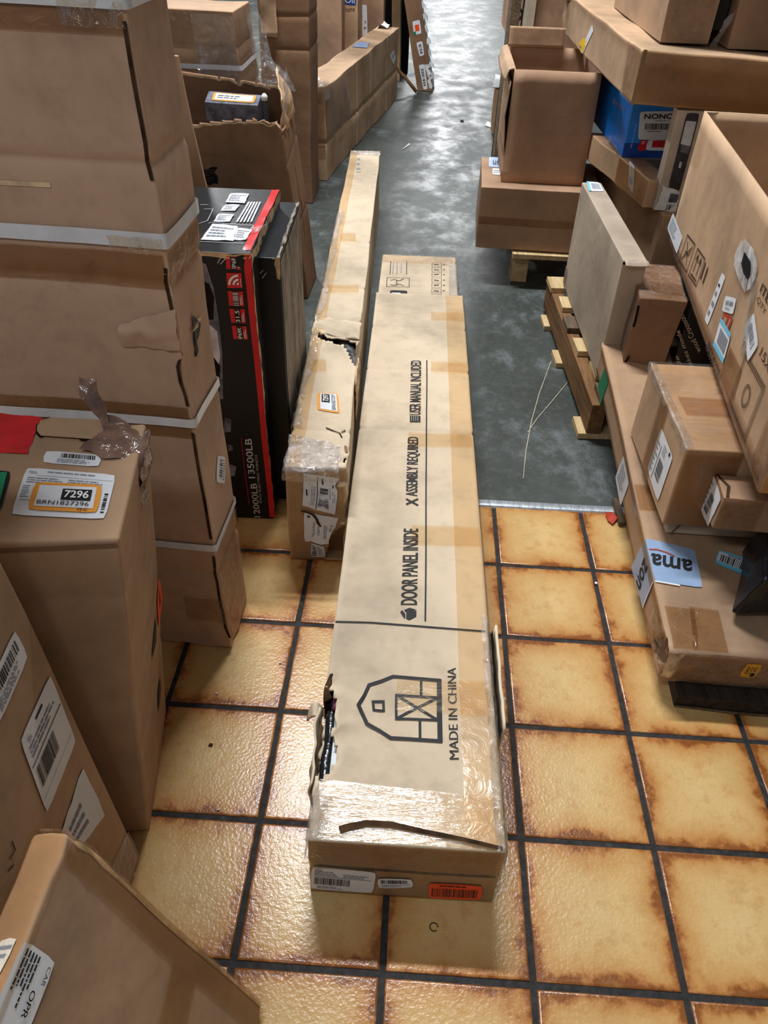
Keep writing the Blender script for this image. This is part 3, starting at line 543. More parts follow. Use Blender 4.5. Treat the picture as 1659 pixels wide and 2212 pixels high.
SPOTS = {23: [[(0.4569, 0.588), (0.4553, 0.6006)], [(0.4754, 0.5882), (0.474, 0.6009)], [(0.4939, 0.5885), (0.4927, 0.6011)], [(0.5124, 0.5887), (0.5114, 0.6014)]], 24: [[(0.6728, 0.7305), (0.7992, 0.7406), (0.8006, 0.8305), (0.6731, 0.8203), (0.6728, 0.7305)], [(0.6726, 0.6163), (0.7973, 0.6262), (0.7987, 0.7139), (0.6728, 0.7039), (0.6726, 0.6163)], [(0.6723, 0.5028), (0.7955, 0.5124), (0.7969, 0.598), (0.6725, 0.5882), (0.6723, 0.5028)], [(0.672, 0.3816), (0.7936, 0.391), (0.7949, 0.4744), (0.6722, 0.4648), (0.672, 0.3816)], [(0.6717, 0.2656), (0.7917, 0.2748), (0.793, 0.356), (0.6719, 0.3467), (0.6717, 0.2656)], [(0.6714, 0.1526), (0.7899, 0.1616), (0.7912, 0.2407), (0.6716, 0.2316), (0.6714, 0.1526)], [(0.6711, 0.0404), (0.7881, 0.0492), (0.7894, 0.1264), (0.6713, 0.1175), (0.6711, 0.0404)]], 25: [[(0.6977, 0.7772), (0.7659, 0.7939)], [(0.6971, 0.6619), (0.7642, 0.6562)], [(0.6965, 0.5472), (0.7631, 0.5631)], [(0.6959, 0.4249), (0.7613, 0.4196)], [(0.6953, 0.3078), (0.7601, 0.3229)], [(0.6947, 0.1937), (0.7585, 0.1887)], [(0.6941, 0.0805), (0.7573, 0.0949)]], 26: [[(0.8216, 0.7871), (0.8464, 0.7891)], [(0.8195, 0.6716), (0.844, 0.6735)], [(0.8174, 0.5567), (0.8416, 0.5586)], [(0.8151, 0.4341), (0.839, 0.436)], [(0.813, 0.3168), (0.8366, 0.3186)], [(0.8109, 0.2025), (0.8342, 0.2043)], [(0.8088, 0.0892), (0.8318, 0.0909)]], 68: [[(0.9354, 0.9536), (0.9407, 0.9932), (0.8419, 0.9913), (0.8404, 0.9538)], [(0.9345, 0.8989), (0.9381, 0.9453), (0.8385, 0.942), (0.8374, 0.897)], [(0.9334, 0.8419), (0.935, 0.8881), (0.8376, 0.8873), (0.8366, 0.8411)], [(0.9345, 0.7858), (0.9367, 0.8323), (0.8343, 0.8311), (0.8377, 0.7853)], [(0.9378, 0.7299), (0.9355, 0.7756), (0.8383, 0.7756), (0.8385, 0.7292)]], 77: [[(0.674, 0.1908), (0.7325, 0.1964), (0.7556, 0.2377), (0.7081, 0.2466)], [(0.69, 0.3783), (0.7429, 0.3852), (0.7576, 0.4355), (0.7123, 0.4435)], [(0.7067, 0.302), (0.7426, 0.3068), (0.7438, 0.3281), (0.7099, 0.3312)]], 82: [[(0.648, 0.1427), (0.8561, 0.1546), (0.8377, 0.3609), (0.6635, 0.387)], [(0.853, 0.1673), (0.9349, 0.1745), (0.9451, 0.3222), (0.8425, 0.3404)], [(0.6622, 0.4154), (0.7706, 0.4204), (0.7719, 0.5426), (0.6627, 0.5472)], [(0.6636, 0.6004), (0.7652, 0.6024), (0.7702, 0.704), (0.6716, 0.7024)], [(0.6613, 0.7333), (0.7978, 0.7305), (0.7983, 0.8951), (0.6578, 0.898)]], 83: [[(0.8187, 0.4248), (0.8251, 0.7573)], [(0.842, 0.427), (0.8447, 0.7592)], [(0.8654, 0.4291), (0.8642, 0.7611)], [(0.8887, 0.4313), (0.8838, 0.763)], [(0.9121, 0.4334), (0.9034, 0.7649)]], 164: [[(0.1608, 0.0428), (0.2511, 0.0787), (0.256, 0.2981), (0.1688, 0.261)], [(0.2748, 0.0923), (0.3594, 0.1296), (0.3629, 0.3329), (0.2851, 0.3077)]], 193: [(-0.1273, 0.4566), (-0.0724, 0.2264), (-0.0195, 0.5382)]}   # places on the carton faces, in face coordinates

# ================================================================== setting
def structure(o): o['kind'] = 'structure'; return o
mb = MB(); mb.hexa([(-1.5, -1.0, -0.04), (1.75, -1.0, -0.04), (1.75, 1.07, -0.04), (-1.5, 1.07, -0.04), (-1.5, -1.0, -0.0026), (1.75, -1.0, -0.0026), (1.75, 1.07, -0.0026), (-1.5, 1.07, -0.0026)])
floor = structure(mb.build('floor', 'grout', None, False))
rings = [(0.0992, 0.0), (0.1012, -0.0003), (0.1024, -0.0012), (0.1028, -0.0026), (0.1028, -0.010)]
V = []; F = []
for h, z in rings: V += [(-h, -h, z), (h, -h, z), (h, h, z), (-h, h, z)]
F.append((0, 1, 2, 3))
for k in range(4):
    for i in range(4): a = 4 * k; F.append((a + i, a + 4 + i, a + 4 + (i + 1) % 4, a + (i + 1) % 4))
tile_me = bpy.data.meshes.new('tile'); tile_me.from_pydata(V, [], F); tile_me.materials.append(M['tile'])
tile_me.polygons.foreach_set('use_smooth', [False] + [True] * (len(F) - 1))
rnd = random.Random(5)
for j in range(-4, 5):
    for i in range(-6, 8):
        o = bpy.data.objects.new('tile', tile_me); COL.objects.link(o); o.parent = floor
        o.location = ((i + 0.5) * 0.215, (j + 0.5) * 0.215, rnd.uniform(-0.0003, 0.0003)); o.rotation_euler = (rnd.uniform(-.003, .003), rnd.uniform(-.003, .003), rnd.choice((0, 1, 2, 3)) * math.pi / 2 + rnd.uniform(-0.004, 0.004))
mb = MB(); mb.hexa([(-9, 1.07, -0.05), (9, 1.07, -0.05), (9, 60, -0.05), (-9, 60, -0.05), (-9, 1.07, -0.0005), (9, 1.07, -0.0005), (9, 60, -0.0005), (-9, 60, -0.0005)])
structure(mb.build('floor', 'concrete', None, False))
mb = MB(); mb.grid(lambda a, b: (-1.5 + 3.25 * a, 1.058 + 0.02 * a * 0.5 + [0, 0.003, 0.006, 0.024, 0.027, 0.03][int(round(b * 5))], [-0.003, 0.002, 0.0036, 0.0036, 0.002, -0.003][int(round(b * 5))] + noise.noise(Vector((a * 40, b * 3, 1))) * 0.0007), 90, 5)
structure(mb.build('trim_1', 'metal', None))

# ================================================================== the long door carton in the middle
holeT = ragged([(-0.0439, 0.1502), (0.0005, 0.1465), (0.0349, 0.1407), (0.061, 0.1343), (0.0927, 0.1227), (0.0748, 0.1123), (0.0597, 0.0947), (0.0863, 0.0858), (0.1128, 0.0763), (0.1027, 0.0679), (0.0706, 0.059), (0.0503, 0.0488), (-0.0925, 0.0474), (-0.1824, 0.1488)], 0.006)
vlo, vhi = [(0.0552, 0.0488), (-0.0144, 0.1479)][0][1], [(0.0552, 0.0488), (-0.0144, 0.1479)][1][1]
def holeL(u, v): return vlo + 0.004 < 1 - u < vhi - 0.004 and v > 0.72 + 0.10 * noise.noise(Vector((u * 160, 0, 4)))
door = Carton('door', 'kraft_pale', 'door_panel_carton', 'long flat pale carton printed DOOR PANEL INSIDE lying along the aisle floor', 'box', amp=0.0022, freq=3.2, seg=0.0075,
              cy=[0.568, 0.7294, 0.8701], gd=0.0022, holes={'top': holeT, 'left': holeL}, thick=0.005, bev=0.0,
              crumple=[((0.09, 0.30, 0.16), 0.14, 0.010), ((0.08, 0.16, 0.12), 0.1, 0.008)], part='outer_sleeve')
dend = Carton('door_end', 'kraft_pale', root=door.root, part='inner_end', amp=0.002, freq=4, seg=0.03, bev=0.006)
door.inner('foam_block', (0.075, vlo - 0.01, 0.25), (0.5, vhi + 0.01, 0.93), 'foam', 0.004)
mb = MB(); mb.tube([door.tri(0.048, vlo + (vhi - vlo) * t, 0.88 - 0.02 * math.sin(3 * t)) + noise.noise_vector(Vector((t * 9, 1, 2))) * 0.003 for t in [i / 14 for i in range(15)]], 0.0085, 8)
mb.build('dark_edging', 'dark_plastic', door.root)
mb = MB(); mb.tube([door.tri(0.075, vlo + (vhi - vlo) * (0.76 + 0.2 * t), 0.92) for t in [i / 5 for i in range(6)]], 0.008, 8)
mb.build('inner_wrap', 'purple', door.root)
def dp(a, b, c): return door.tri(a, b, c)
vr = vhi - vlo
sheet('torn_flap', 'kraft_pale', door.root, [[dp(-0.004, vlo + vr * t, 0.45), dp(-0.040, vlo + vr * t, 0.72), dp(-0.032 + 0.015 * math.sin(t * 9), vlo + vr * t, 0.93)] for t in (0.02, 0.15, 0.3, 0.45, 0.6, 0.76)], 0.006, 30, 0.003, sub=5)
sheet('torn_flap', 'kraft_pale', door.root, [[dp(-0.015, vlo + vr * t, 0.75), dp(-0.06, vlo + vr * (t + .01), 0.86), dp(-0.09, vlo + vr * (t + .02), 0.72)] for t in (0.73, 0.80, 0.86)], 0.007, 40, 0.003, sub=4)
sheet('torn_flap', 'fluted', door.root, [[dp(-0.004, vlo + vr * t, 0.7), dp(0.0, vlo + vr * t, 0.97), dp(0.03, vlo + vr * t, 1.03)] for t in (0.80, 0.9, 1.0, 1.1)], 0.007, 45, 0.003, sub=4)
sheet('torn_flap', 'kraft_pale', door.root, [[dp(1.0, b, 0.35), dp(1.035, b, 0.75), dp(1.045, b, 1.02 - 0.1 * abs(b - 0.19) * 5)] for b in (0.11, 0.14, 0.17, 0.20, 0.23)], 0.003, 30, 0.004, sub=4)
sheet('gap_shade', 'fluted', door.root, [[dp(1.004, b, 0.5), dp(1.02, b, 0.85), dp(1.028, b, 0.98)] for b in (0.11, 0.15, 0.19, 0.225)], 0.002, 30, 0.0, sub=3)  # dark sheet painted in for the shade behind the raised side flap
door.text('top', *[(0.5354, 0.2501), (0.5338, 0.3688), (0.4233, 0.2489)], 'DOOR PANEL INSIDE', 'ink', 0.012)
door.text('top', *[(0.54, 0.4286), (0.5374, 0.5524), (0.4294, 0.4273)], 'ASSEMBLY REQUIRED', 'ink', 0.01)
door.text('top', *[(0.5369, 0.6058), (0.5334, 0.7579), (0.4324, 0.6044)], 'USER MANUAL INCLUDED', 'ink', 0.008)
door.text('top', *[(0.7811, 0.0761), (0.783, 0.1726), (0.7288, 0.0756)], 'MADE IN CHINA', 'ink', 0.0)
door.lines('top', [[(0.59, 0.2288), (0.5891, 0.7588)]], 0.003, 'ink')
door.lines('top', [[(0.0063, 0.2213), (0.2343, 0.2226), (0.5348, 0.2215), (0.98, 0.2197)]], 0.0034, 'ink')
barn = [(0.2032, 0.1262), (0.258, 0.1465), (0.3993, 0.1584), (0.6791, 0.1568), (0.679, 0.0925), (0.3964, 0.093), (0.2619, 0.1058), (0.2032, 0.1262)]
win = [(0.2872, 0.1301), (0.3524, 0.1307), (0.3553, 0.1209), (0.2909, 0.1202), (0.2872, 0.1301)]
dr = [(0.4243, 0.1377), (0.671, 0.1374), (0.6697, 0.1134), (0.4258, 0.1129), (0.4243, 0.1377)]
door.lines('top', [barn], 0.0062, 'ink', 'barn_emblem')
door.lines('top', [[(0.6792, 0.1581), (0.6789, 0.0912)]], 0.008, 'ink', 'barn_emblem')
door.lines('top', [win, dr, [dr[0], dr[2]], [dr[1], dr[3]], [(0.57, 0.156), (0.571, 0.1379)], [(0.5647, 0.1128), (0.566, 0.0937)]], 0.0042, 'ink', 'barn_emblem')
# box, tools and book pictograms beside the headings
bx = [(0.4402, 0.2303), (0.4859, 0.2283), (0.5307, 0.2337), (0.5299, 0.2424), (0.4845, 0.2382), (0.4859, 0.2283)]
mb = MB()
for poly in ([(0.4633, 0.2373), (0.5299, 0.2418), (0.5306, 0.2343), (0.4858, 0.2289), (0.4644, 0.2305)], [(0.4836, 0.2451), (0.5298, 0.2431), (0.4662, 0.2386), (0.4474, 0.2416)], [(0.4234, 0.2388), (0.4491, 0.2316), (0.4584, 0.2305), (0.4573, 0.2367), (0.4351, 0.2414)]):
    mb.quad(*[door.pt('top', u, v, 0.0018) for u, v in poly])
mb.build('box_emblem', 'ink', door.root, False)
door.lines('top', [[(0.4355, 0.4116), (0.5277, 0.4232)], [(0.5287, 0.411), (0.4596, 0.4189), (0.4339, 0.4221)]], 0.0045, 'ink', 'tools_emblem')
mb = MB(); mb.quad(*[door.pt('top', u, v, 0.0018) for u, v in [(0.4406, 0.5866), (0.5351, 0.5879), (0.5342, 0.6028), (0.4386, 0.6016)]]); mb.build('book_emblem', 'ink', door.root, False)
door.lines('top', [SPOTS[23].pop(0) for x in (889, 893.5, 898, 902.5)], 0.001, 'kraft_pale', 'book_emblem', 0.0024)
# handling pictograms at the far end
for k, y in enumerate((573, 583.4, 594, 605.6, 617, 628.4, 640)):
    r = SPOTS[24].pop(0)
    dend.lines('top', [r], 0.0014, 'ink', 'handling_emblem')
    dend.lines('top', [SPOTS[25].pop(0)], 0.004, 'ink', 'handling_emblem')
    dend.lines('top', [SPOTS[26].pop(0)], 0.004, 'ink', 'handling_emblem')
dend.lines('top', [[(0.1251, 0.5024), (0.1231, 0.8101)], [(0.3412, 0.5193), (0.334, 0.8271)]], 0.0022, 'ink', 'caution_print')
dend.lines('top', [[(0.16, 0.5264), (0.1584, 0.7903)], [(0.2141, 0.5307), (0.2078, 0.7943)], [(0.2673, 0.5563), (0.2644, 0.7762)]], 0.0028, 'ink_grey', 'caution_print')
dend.lines('top', [[(0.0997, 0.2318), (0.3855, 0.2437), (0.3797, 0.4378), (0.0937, 0.426), (0.0997, 0.2318)]], 0.002, 'ink', 'care_print')
dend.lines('top', [[(0.1388, 0.3671), (0.1909, 0.3919), (0.2515, 0.3656), (0.309, 0.4115)], [(0.144, 0.2755), (0.1976, 0.2594), (0.2546, 0.2942), (0.3144, 0.2684)], [(0.221, 0.3839), (0.2263, 0.2717)]], 0.0026, 'ink', 'care_print')
dend.label('top', [(0.1527, 0.0206), (0.3662, 0.0271), (0.3647, 0.1627), (0.1478, 0.156)], 'ink', [('rect', 'silver', 0.1, 0.42, 0.6, 0.6)], 'care_print')
# tape along the right edge, cross pieces and the film at both ends
def strip(c, face, pts, mat='tape', name='tape', off=0.0022): return c.label(face, pts, mat, (), name, off, round_=False)
strip(door, 'top', [(0.80, 0.0), (0.999, 0.0), (0.999, 1.0), (0.80, 1.0)], 'tape')
for q in ([(0.4326, 0.5293), (0.989, 0.5354), (0.9816, 0.5664), (0.432, 0.5603)], [(0.4839, 0.3402), (0.9949, 0.343), (0.9887, 0.3757), (0.4832, 0.3738)], [(0.428, 0.1211), (0.9731, 0.1202), (0.9658, 0.1579), (0.4204, 0.1555)], [(0.6306, 0.7226), (0.9885, 0.725), (0.9872, 0.7573), (0.6308, 0.755)], [(0.6316, 0.8966), (0.9862, 0.9004), (0.9876, 0.9302), (0.6318, 0.9282)]):
    strip(door, 'top', q, 'tape', off=0.003)
strip(door, 'top', [(0.05, 0.0), (0.99, 0.0), (0.99, 0.043), (0.03, 0.050)], 'film_streak', 'end_tape', 0.003)
strip(door, 'front', [(0.0, 0.0), (1.0, 0.0), (1.0, 0.995), (0.0, 0.995)], 'tape_dark', 'end_tape', 0.0011)
strip(door, 'front', [(0.0, 0.50), (1.0, 0.50), (1.0, 0.995), (0.0, 0.995)], 'tape_shiny', 'end_tape', 0.003)
strip(door, 'right', [(0.0, 0.15), (0.36, 0.15), (0.36, 0.98), (0.0, 0.98)], 'film', 'stretch_film', 0.004)
strip(door, 'right', [(0.36, 0.3), (1.0, 0.3), (1.0, 0.99), (0.36, 0.99)], 'tape_shiny', 'stretch_film', 0.004)
sheet('stretch_film', 'film', door.root, [[door.pt('top', 0.955, b, 0.003), door.pt('top', 0.99, b, 0.006), dp(1.012, b, 0.99), dp(1.02, b, 0.6)] for b in (0.0, 0.05, 0.1, 0.15, 0.19, 0.24)], 0.004, 30, sub=5)
sheet('stretch_film', 'film', door.root, [[dp(-0.012, b, 0.6), dp(-0.008, b, 1.0), door.pt('top', 0.035, b, 0.004), door.pt('top', 0.075 + 0.03 * math.sin(b * 90), b, 0.004)] for b in (0.0, 0.012, 0.024, 0.036, 0.046)], 0.004, 35, sub=5)
strip(dend, 'top', [(0.0, 0.78), (1.0, 0.78), (1.0, 1.0), (0.0, 1.0)], 'tape_shiny', 'end_tape', 0.003)
strip(dend, 'top', [(0.88, 0.0), (1.0, 0.0), (1.0, 0.8), (0.9, 0.8)], 'film', 'end_tape', 0.0045)
sheet('stretch_film', 'film', door.root, [[dend.tri(0.985, b, 1.012), dend.tri(1.015, b, 0.97), dend.tri(1.02, b, 0.3)] for b in (0.0, 0.3, 0.6, 0.9, 1.0)], 0.004, 40, sub=5)
door.lines('front', [[(0.015, 0.535), (0.3, 0.525), (0.6, 0.515), (0.985, 0.52)]], 0.006, 'fluted', 'seam', 0.001)
mbs = door.lines('top', [[(0.1567, 0.0082), (0.2115, 0.0113), (0.2927, 0.0147), (0.4159, 0.0149), (0.5936, 0.0107), (0.79, 0.0066), (0.9834, 0.0011)]], [0.010, 0.009, 0.008, 0.007, 0.006, 0.0055], 'fluted', 'torn_strap', 0.005)
door.label('front', [(0.0011, 0.0745), (0.343, 0.0677), (0.3559, 0.4945), (0.0142, 0.5382)], 'paper', [('text', 'ink', 'FBA', 0.05, 0.86, 0.16, 0.95), ('lines', 'ink_grey', 0.05, 0.62, 0.5, 0.82, 3), ('lines', 'ink_grey', 0.5, 0.62, 0.9, 0.78, 2), ('rect', 'ink', 0.05, 0.585, 0.95, 0.6), ('bars', 'ink', 0.06, 0.24, 0.62, 0.54, 30), ('lines', 'ink_grey', 0.1, 0.06, 0.6, 0.18, 2)], off=0.0026)
door.label('front', [(0.3708, 0.1755), (0.5608, 0.2437), (0.5487, 0.4049), (0.3612, 0.3761)], 'paper', [('bars', 'ink', 0.08, 0.5, 0.85, 0.88, 24), ('lines', 'ink_grey', 0.1, 0.12, 0.9, 0.4, 2)], off=0.0026)
door.label('front', [(0.6482, 0.0387), (0.9356, 0.0621), (0.9285, 0.3548), (0.64, 0.3526)], 'orange_red', [('lines', 'ink_brown', 0.2, 0.8, 0.85, 0.95, 1), ('bars', 'ink_brown', 0.06, 0.15, 0.92, 0.7, 26)], lab='fluorescent orange barcode sticker', off=0.0026)

# ================================================================== slim torn carton beside it
hs = ragged([(0.0587, 0.2705), (0.2167, 0.2527), (0.4735, 0.2436), (0.8131, 0.2428), (1.2309, 0.2401), (1.2724, 0.1846), (1.0745, 0.1709), (0.8632, 0.1981), (0.6852, 0.2291), (0.432, 0.2324), (0.1697, 0.2401)], 0.004)
hs2 = ragged([(0.9445, 0.0153), (1.0256, 0.0184), (1.0688, 0.0143), (1.3977, 0.0169), (1.4182, -0.0105), (1.0398, -0.0003)], 0.002)
hf = ragged([(0.74, 0.2986), (0.9291, 0.3914), (1.1866, 0.4892), (1.1902, -0.0712), (0.6152, -0.0856), (0.663, 0.2174)], 0.01)
hr = ragged([(0.848, 0.2374), (0.9461, 0.2356), (1.0085, 0.1736), (0.9128, 0.1782)], 0.0)
ra, rb = [(1.0989, 0.174), (1.1202, 0.2342)][0][1], [(1.0989, 0.174), (1.1202, 0.2342)][1][1]
def holeR(u, v): return ra < u < rb and v > 0.62 + 0.1 * noise.noise(Vector((u * 200, 1, 1)))
slim = Carton('slim', 'kraft_pale', 'slim_carton', 'slim long torn carton with orange 7297 sticker beside the door carton', 'box', amp=0.004, freq=4.0, seg=0.0062,
              cy=[0.0585, 0.3831, 0.2801, 0.2919, 0.5431], gd=0.003, holes={'top': lambda u, v: hs(u, v) or hs2(u, v), 'front': hf, 'right': holeR}, thick=0.004, bev=0.0,
              crumple=[((0.03, 1.45, 0.26), 0.16, 0.012), ((0.08, 0.86, 0.22), 0.12, 0.010), ((0.06, 0.85, 0.05), 0.12, 0.01)])
mb = MB(); mb.tube([slim.tri(0.74, t, 0.82) + noise.noise_vector(Vector((t * 70, 3, 1))) * 0.006 for t in [ra - 0.03 + (rb - ra + 0.06) * i / 14 for i in range(15)]], 0.034, 12)
mb.build('wrapped_part', 'film', slim.root)
mb = MB(); mb.tube([slim.tri(0.74, t, 0.80) for t in (ra - 0.04, rb + 0.03)], 0.029, 12); mb.build('inner_part', 'dark_plastic', slim.root)
slim.inner('inner_tray', (0.05, 0.01, 0.03), (0.62, 0.99, 0.86), 'kraft_dark', 0.002)
slim.inner('inner_tray', (0.06, 0.012, 0.02), (0.96, 0.2, 0.6), 'kraft_dark', 0.002)
def sp(a, b, c): return slim.tri(a, b, c)
g = [(0.1412, 0.2569), (0.8444, 0.2407)]
sheet('torn_flap', 'kraft_pale', slim.root, [[sp(a, g[0][1] + 0.035 + d, 1.012), sp(a, g[0][1] + 0.012 + d, 1.03), sp(a, g[0][1] - 0.004 + d + 0.004 * math.sin(a * 30), 1.0)] for a, d in ((0.0, 0.004), (0.25, 0.0), (0.5, -0.006), (0.75, -0.008), (1.0, -0.008))], 0.006, 35, 0.003, sub=6)
sheet('torn_flap', 'torn', slim.root, [[sp(1.0, b, 0.6), sp(1.03, b, 0.85), sp(1.0, b, 1.02)] for b in (ra - 0.03, ra, ra + 0.02)], 0.006, 50, 0.003)
strip(slim, 'front', [(0.0, 0.0), (1.0, 0.0), (1.0, 0.995), (0.0, 0.995)], 'tape_dark', off=0.0012)
strip(slim, 'top', [(0.0, 0.0), (0.24, 0.0), (0.24, 0.99), (0.0, 0.99)], 'tape', off=0.0025)
for q in ([(0.0657, 0.3644), (0.8664, 0.3682), (0.8571, 0.3891), (0.0819, 0.3883)], [(0.2147, 0.5373), (0.6365, 0.5431), (0.5823, 0.5721), (0.2093, 0.5701)], [(0.1348, 0.1653), (0.4405, 0.1655), (0.3822, 0.1911), (0.1405, 0.1921)]): strip(slim, 'top', q, 'tape', off=0.004)
sheet('stretch_film', 'film', slim.root, [[sp(-0.025, b, 0.8), sp(-0.02, b, 1.0), sp(0.04, b, 1.02), sp(0.14 + 0.05 * math.sin(b * 40), b, 1.02)] for b in [0.06 + 0.02 * i for i in range(12)] + [0.36, 0.42, 0.5, 0.58, 0.66]], 0.006, 40, sub=4)
sheet('stretch_film', 'film', slim.root, [[sp(a, -0.006, 0.90), sp(a, -0.006, 1.0), sp(a, 0.012, 1.014), sp(a, 0.05 - 0.02 * a, 1.01)] for a in (-0.02, 0.15, 0.35, 0.55, 0.75, 0.9)], 0.006, 40, sub=5)
sheet('stretch_film', 'film', slim.root, [[sp(a, 0.97, 1.02), sp(a, 1.0, 1.01), sp(a, 1.004, 0.8)] for a in (-0.02, 0.3, 0.6, 1.02)], 0.004, 60, sub=4)
slim.label('top', [(0.7873, 0.0873), (0.7226, 0.1231), (0.3335, 0.1234), (0.3718, 0.0916)], 'orange', [('rect', 'paper', 0.08, 0.1, 0.95, 0.86), ('rect2', 'ink', 0.46, 0.42, 0.90, 0.80), ('text', 'white_print', '7297', 0.50, 0.48, 0.86, 0.74, 0.02), ('text', 'ink', 'BRN1827297', 0.12, 0.16, 0.90, 0.34)], lab='orange bordered 7297 sticker')
slim.label('top', [(0.2798, 0.8675), (0.4446, 0.8685), (0.418, 0.9658), (0.244, 0.9646)], 'kraft_pale', [('lines', 'ink_grey', 0.05, 0.05, 0.95, 0.95, 3)], 'caution_print')
slim.label('front', [(0.817, 0.5218), (0.8628, 0.907), (0.3059, 0.9485), (0.2583, 0.6121)], 'paper', [('rect', 'ink', 0.02, 0.58, 0.97, 0.60), ('bars', 'ink', 0.12, 0.26, 0.66, 0.54, 22), ('lines', 'ink_grey', 0.1, 0.64, 0.8, 0.78, 3), ('rect', 'ink_grey', 0.03, 0.82, 0.97, 0.825), ('rect', 'ink', 0.35, 0.88, 0.55, 0.92), ('rect', 'ink', 0.04, 0.2, 0.7, 0.21), ('rect', 'ink', 0.74, 0.44, 0.94, 0.48), ('rect', 'ink', 0.74, 0.08, 0.94, 0.12), ('lines', 'ink_grey', 0.3, 0.05, 0.62, 0.15, 2)], rag=0.0012, off=0.003)
slim.label('front', [(0.6627, 0.2121), (0.8753, 0.4971), (0.2975, 0.5537), (0.2644, 0.2131)], 'paper', [('text', 'ink', '100YJ-10-XLXY', 0.2, 0.62, 0.72, 0.72), ('text', 'ink', 'T06752', 0.3, 0.44, 0.6, 0.52), ('text', 'ink', 'FBA15DX227', 0.2, 0.20, 0.66, 0.30), ('text', 'ink', 'RE-2', 0.5, 0.06, 0.72, 0.14), ('text', 'ink', '1', 0.83, 0.83, 0.9, 0.91)], rag=0.0016, off=0.003)
slim.label('front', [(0.3945, 0.0208), (0.6414, 0.038), (0.6128, 0.2002), (0.3657, 0.1942)], 'paper_dim', [('vbars', 'ink', 0.1, 0.1, 0.38, 0.9, 12), ('lines', 'ink_grey', 0.5, 0.1, 0.9, 0.9, 7)], off=0.003)
tear = slim.lines('front', [[(0.2347, 0.5621), (0.3448, 0.5498), (0.4468, 0.5322), (0.4993, 0.4832), (0.5202, 0.433), (0.5901, 0.3885)]], [0.004, 0.007, 0.006, 0.003], 'fluted', 'tear', 0.0048)
slim.lines('top', [[(0.569, 0.0624), (0.7198, 0.059), (0.8145, 0.0547), (0.8645, 0.0473)], [(0.8455, 0.0556), (0.92, 0.0605)]], 0.003, 'fluted', 'tear', 0.0018)
slim.label('top', [(0.9356, 0.0224), (1.0, 0.0205), (0.9767, 0.0335), (0.9358, 0.0348)], 'kraft_dark', (), 'tear', rag=0.002)

# ================================================================== black winch carton (outer cover and inner box)
winch = Carton('winch', 'black_box', 'winch_carton', 'tall black carton with red stripe and printed 4WD ELECTRIC WINCH', 'box', amp=0.002, freq=6, seg=0.04, bev=0.003, part='outer_cover', crumple=[((-.11, .97, .65), 0.06, 0.006)])
win_in = Carton('winch_in', 'black_blue', root=winch.root, part='inner_box', amp=0.002, freq=6, seg=0.04, bev=0.003)
strip(win_in, 'right', [(0.0, 0.0), (1.0, 0.0), (1.0, 0.985), (0.02, 0.985)], 'worn_black', 'scuffed_side', 0.001)
win_in.label('top', [(0.975, 0.0), (1.0, 0.0), (1.0, 1.0), (0.98, 1.0)], 'worn_black', (), 'worn_edge', 0.0012, rag=0.002)
win_in.label('front', [(0.97, 0.93), (1.0, 0.93), (1.0, 1.0), (0.94, 1.0)], 'torn', (), 'worn_edge', 0.0012, rag=0.003)
winch.label('front', [(0.9721, 0.0116), (1.013, 0.0104), (1.0016, 0.9944), (0.9581, 0.9935)], 'red', (), 'red_stripe', 0.0012, round_=False)
winch.label('top', [(0.9425, 0.0364), (0.9938, 0.0408), (1.0036, 0.9842), (0.946, 0.9784)], 'red', (), 'red_stripe', 0.0012, rag=0.0012)
winch.label('right', [(0.0, 0.97), (1.0, 0.97), (1.0, 1.0), (0.0, 1.0)], 'torn', (), 'worn_edge', 0.0012, rag=0.002)
winch.label('front', [(0.0, 0.992), (1.0, 0.985), (1.0, 1.0), (0.0, 1.0)], 'torn', (), 'worn_edge', 0.0014, rag=0.0015)
winch.label('right', [(0.0, 0.0), (0.03, 0.0), (0.03, 0.97), (0.0, 0.97)], 'torn', (), 'worn_edge', 0.0012, rag=0.0015)
for (tl, tr, br, bl), txt in ((((486,552),(520,552),(521,581),(488.5,579.5)), 'IP68'), (((488.8,588),(522.5,587),(524.5,620),(492,620)), None), (((492.8,626.8),(525.4,627.6),(528,659.4),(496,658.6)), ''), (((496,665.4),(529.7,666),(532,697),(500.5,696)), '31.5'), (((501.4,702.4),(533,703.7),(536.6,733.3),(504.8,732.4)), 'IP69K')):
    q = (br, tr, tl, bl)
    Q = SPOTS[68].pop(0)
    it = [('lines', 'white_print', 0.1, 0.06, 0.9, 0.26, 2)]
    if txt is None: it = [('lines', 'white_print', 0.1, 0.05, 0.9, 0.12, 1)]
    else: it.append(('rect', 'ink', 0.02, 0.30, 0.98, 0.70))
    if txt: it.append(('text', 'white_print', txt, 0.08, 0.36, 0.92, 0.64, 0.01))
    if txt == '': it.append(('bars2', 'silver', 0.05, 0.32, 0.95, 0.68, 9))
    winch.label('front', Q, 'red', it, 'badge', 0.0016, round_=False)
    if txt is None:
        qm = winch.qmap('front', Q); w3 = MB()
        for r0, r1 in ((0.0, 0.16), (0.28, 0.42), (0.55, 0.70)):
            w3.grid(lambda a, b: qm(0.22 + (r0 + (r1 - r0) * b) * math.sin(a * 1.5708), 0.22 + (r0 + (r1 - r0) * b) * math.cos(a * 1.5708), 0.0028), 10, 1)
        w3.build('signal_emblem', 'white_print', winch.root, False)
winch.text('front', *[(0.8953, 0.0095), (0.8939, 0.1675), (0.8446, 0.0081)], '12000LB', 'silver', 0.01)
winch.text('front', *[(0.8886, 0.1901), (0.8939, 0.3605), (0.8365, 0.1888)], '13500LB', 'silver', 0.01)
winch.text('front', *[(0.9196, 0.0765), (0.9226, 0.2917), (0.9011, 0.076)], '4WD ELECTRIC WINCH', 'silver', 0.0)
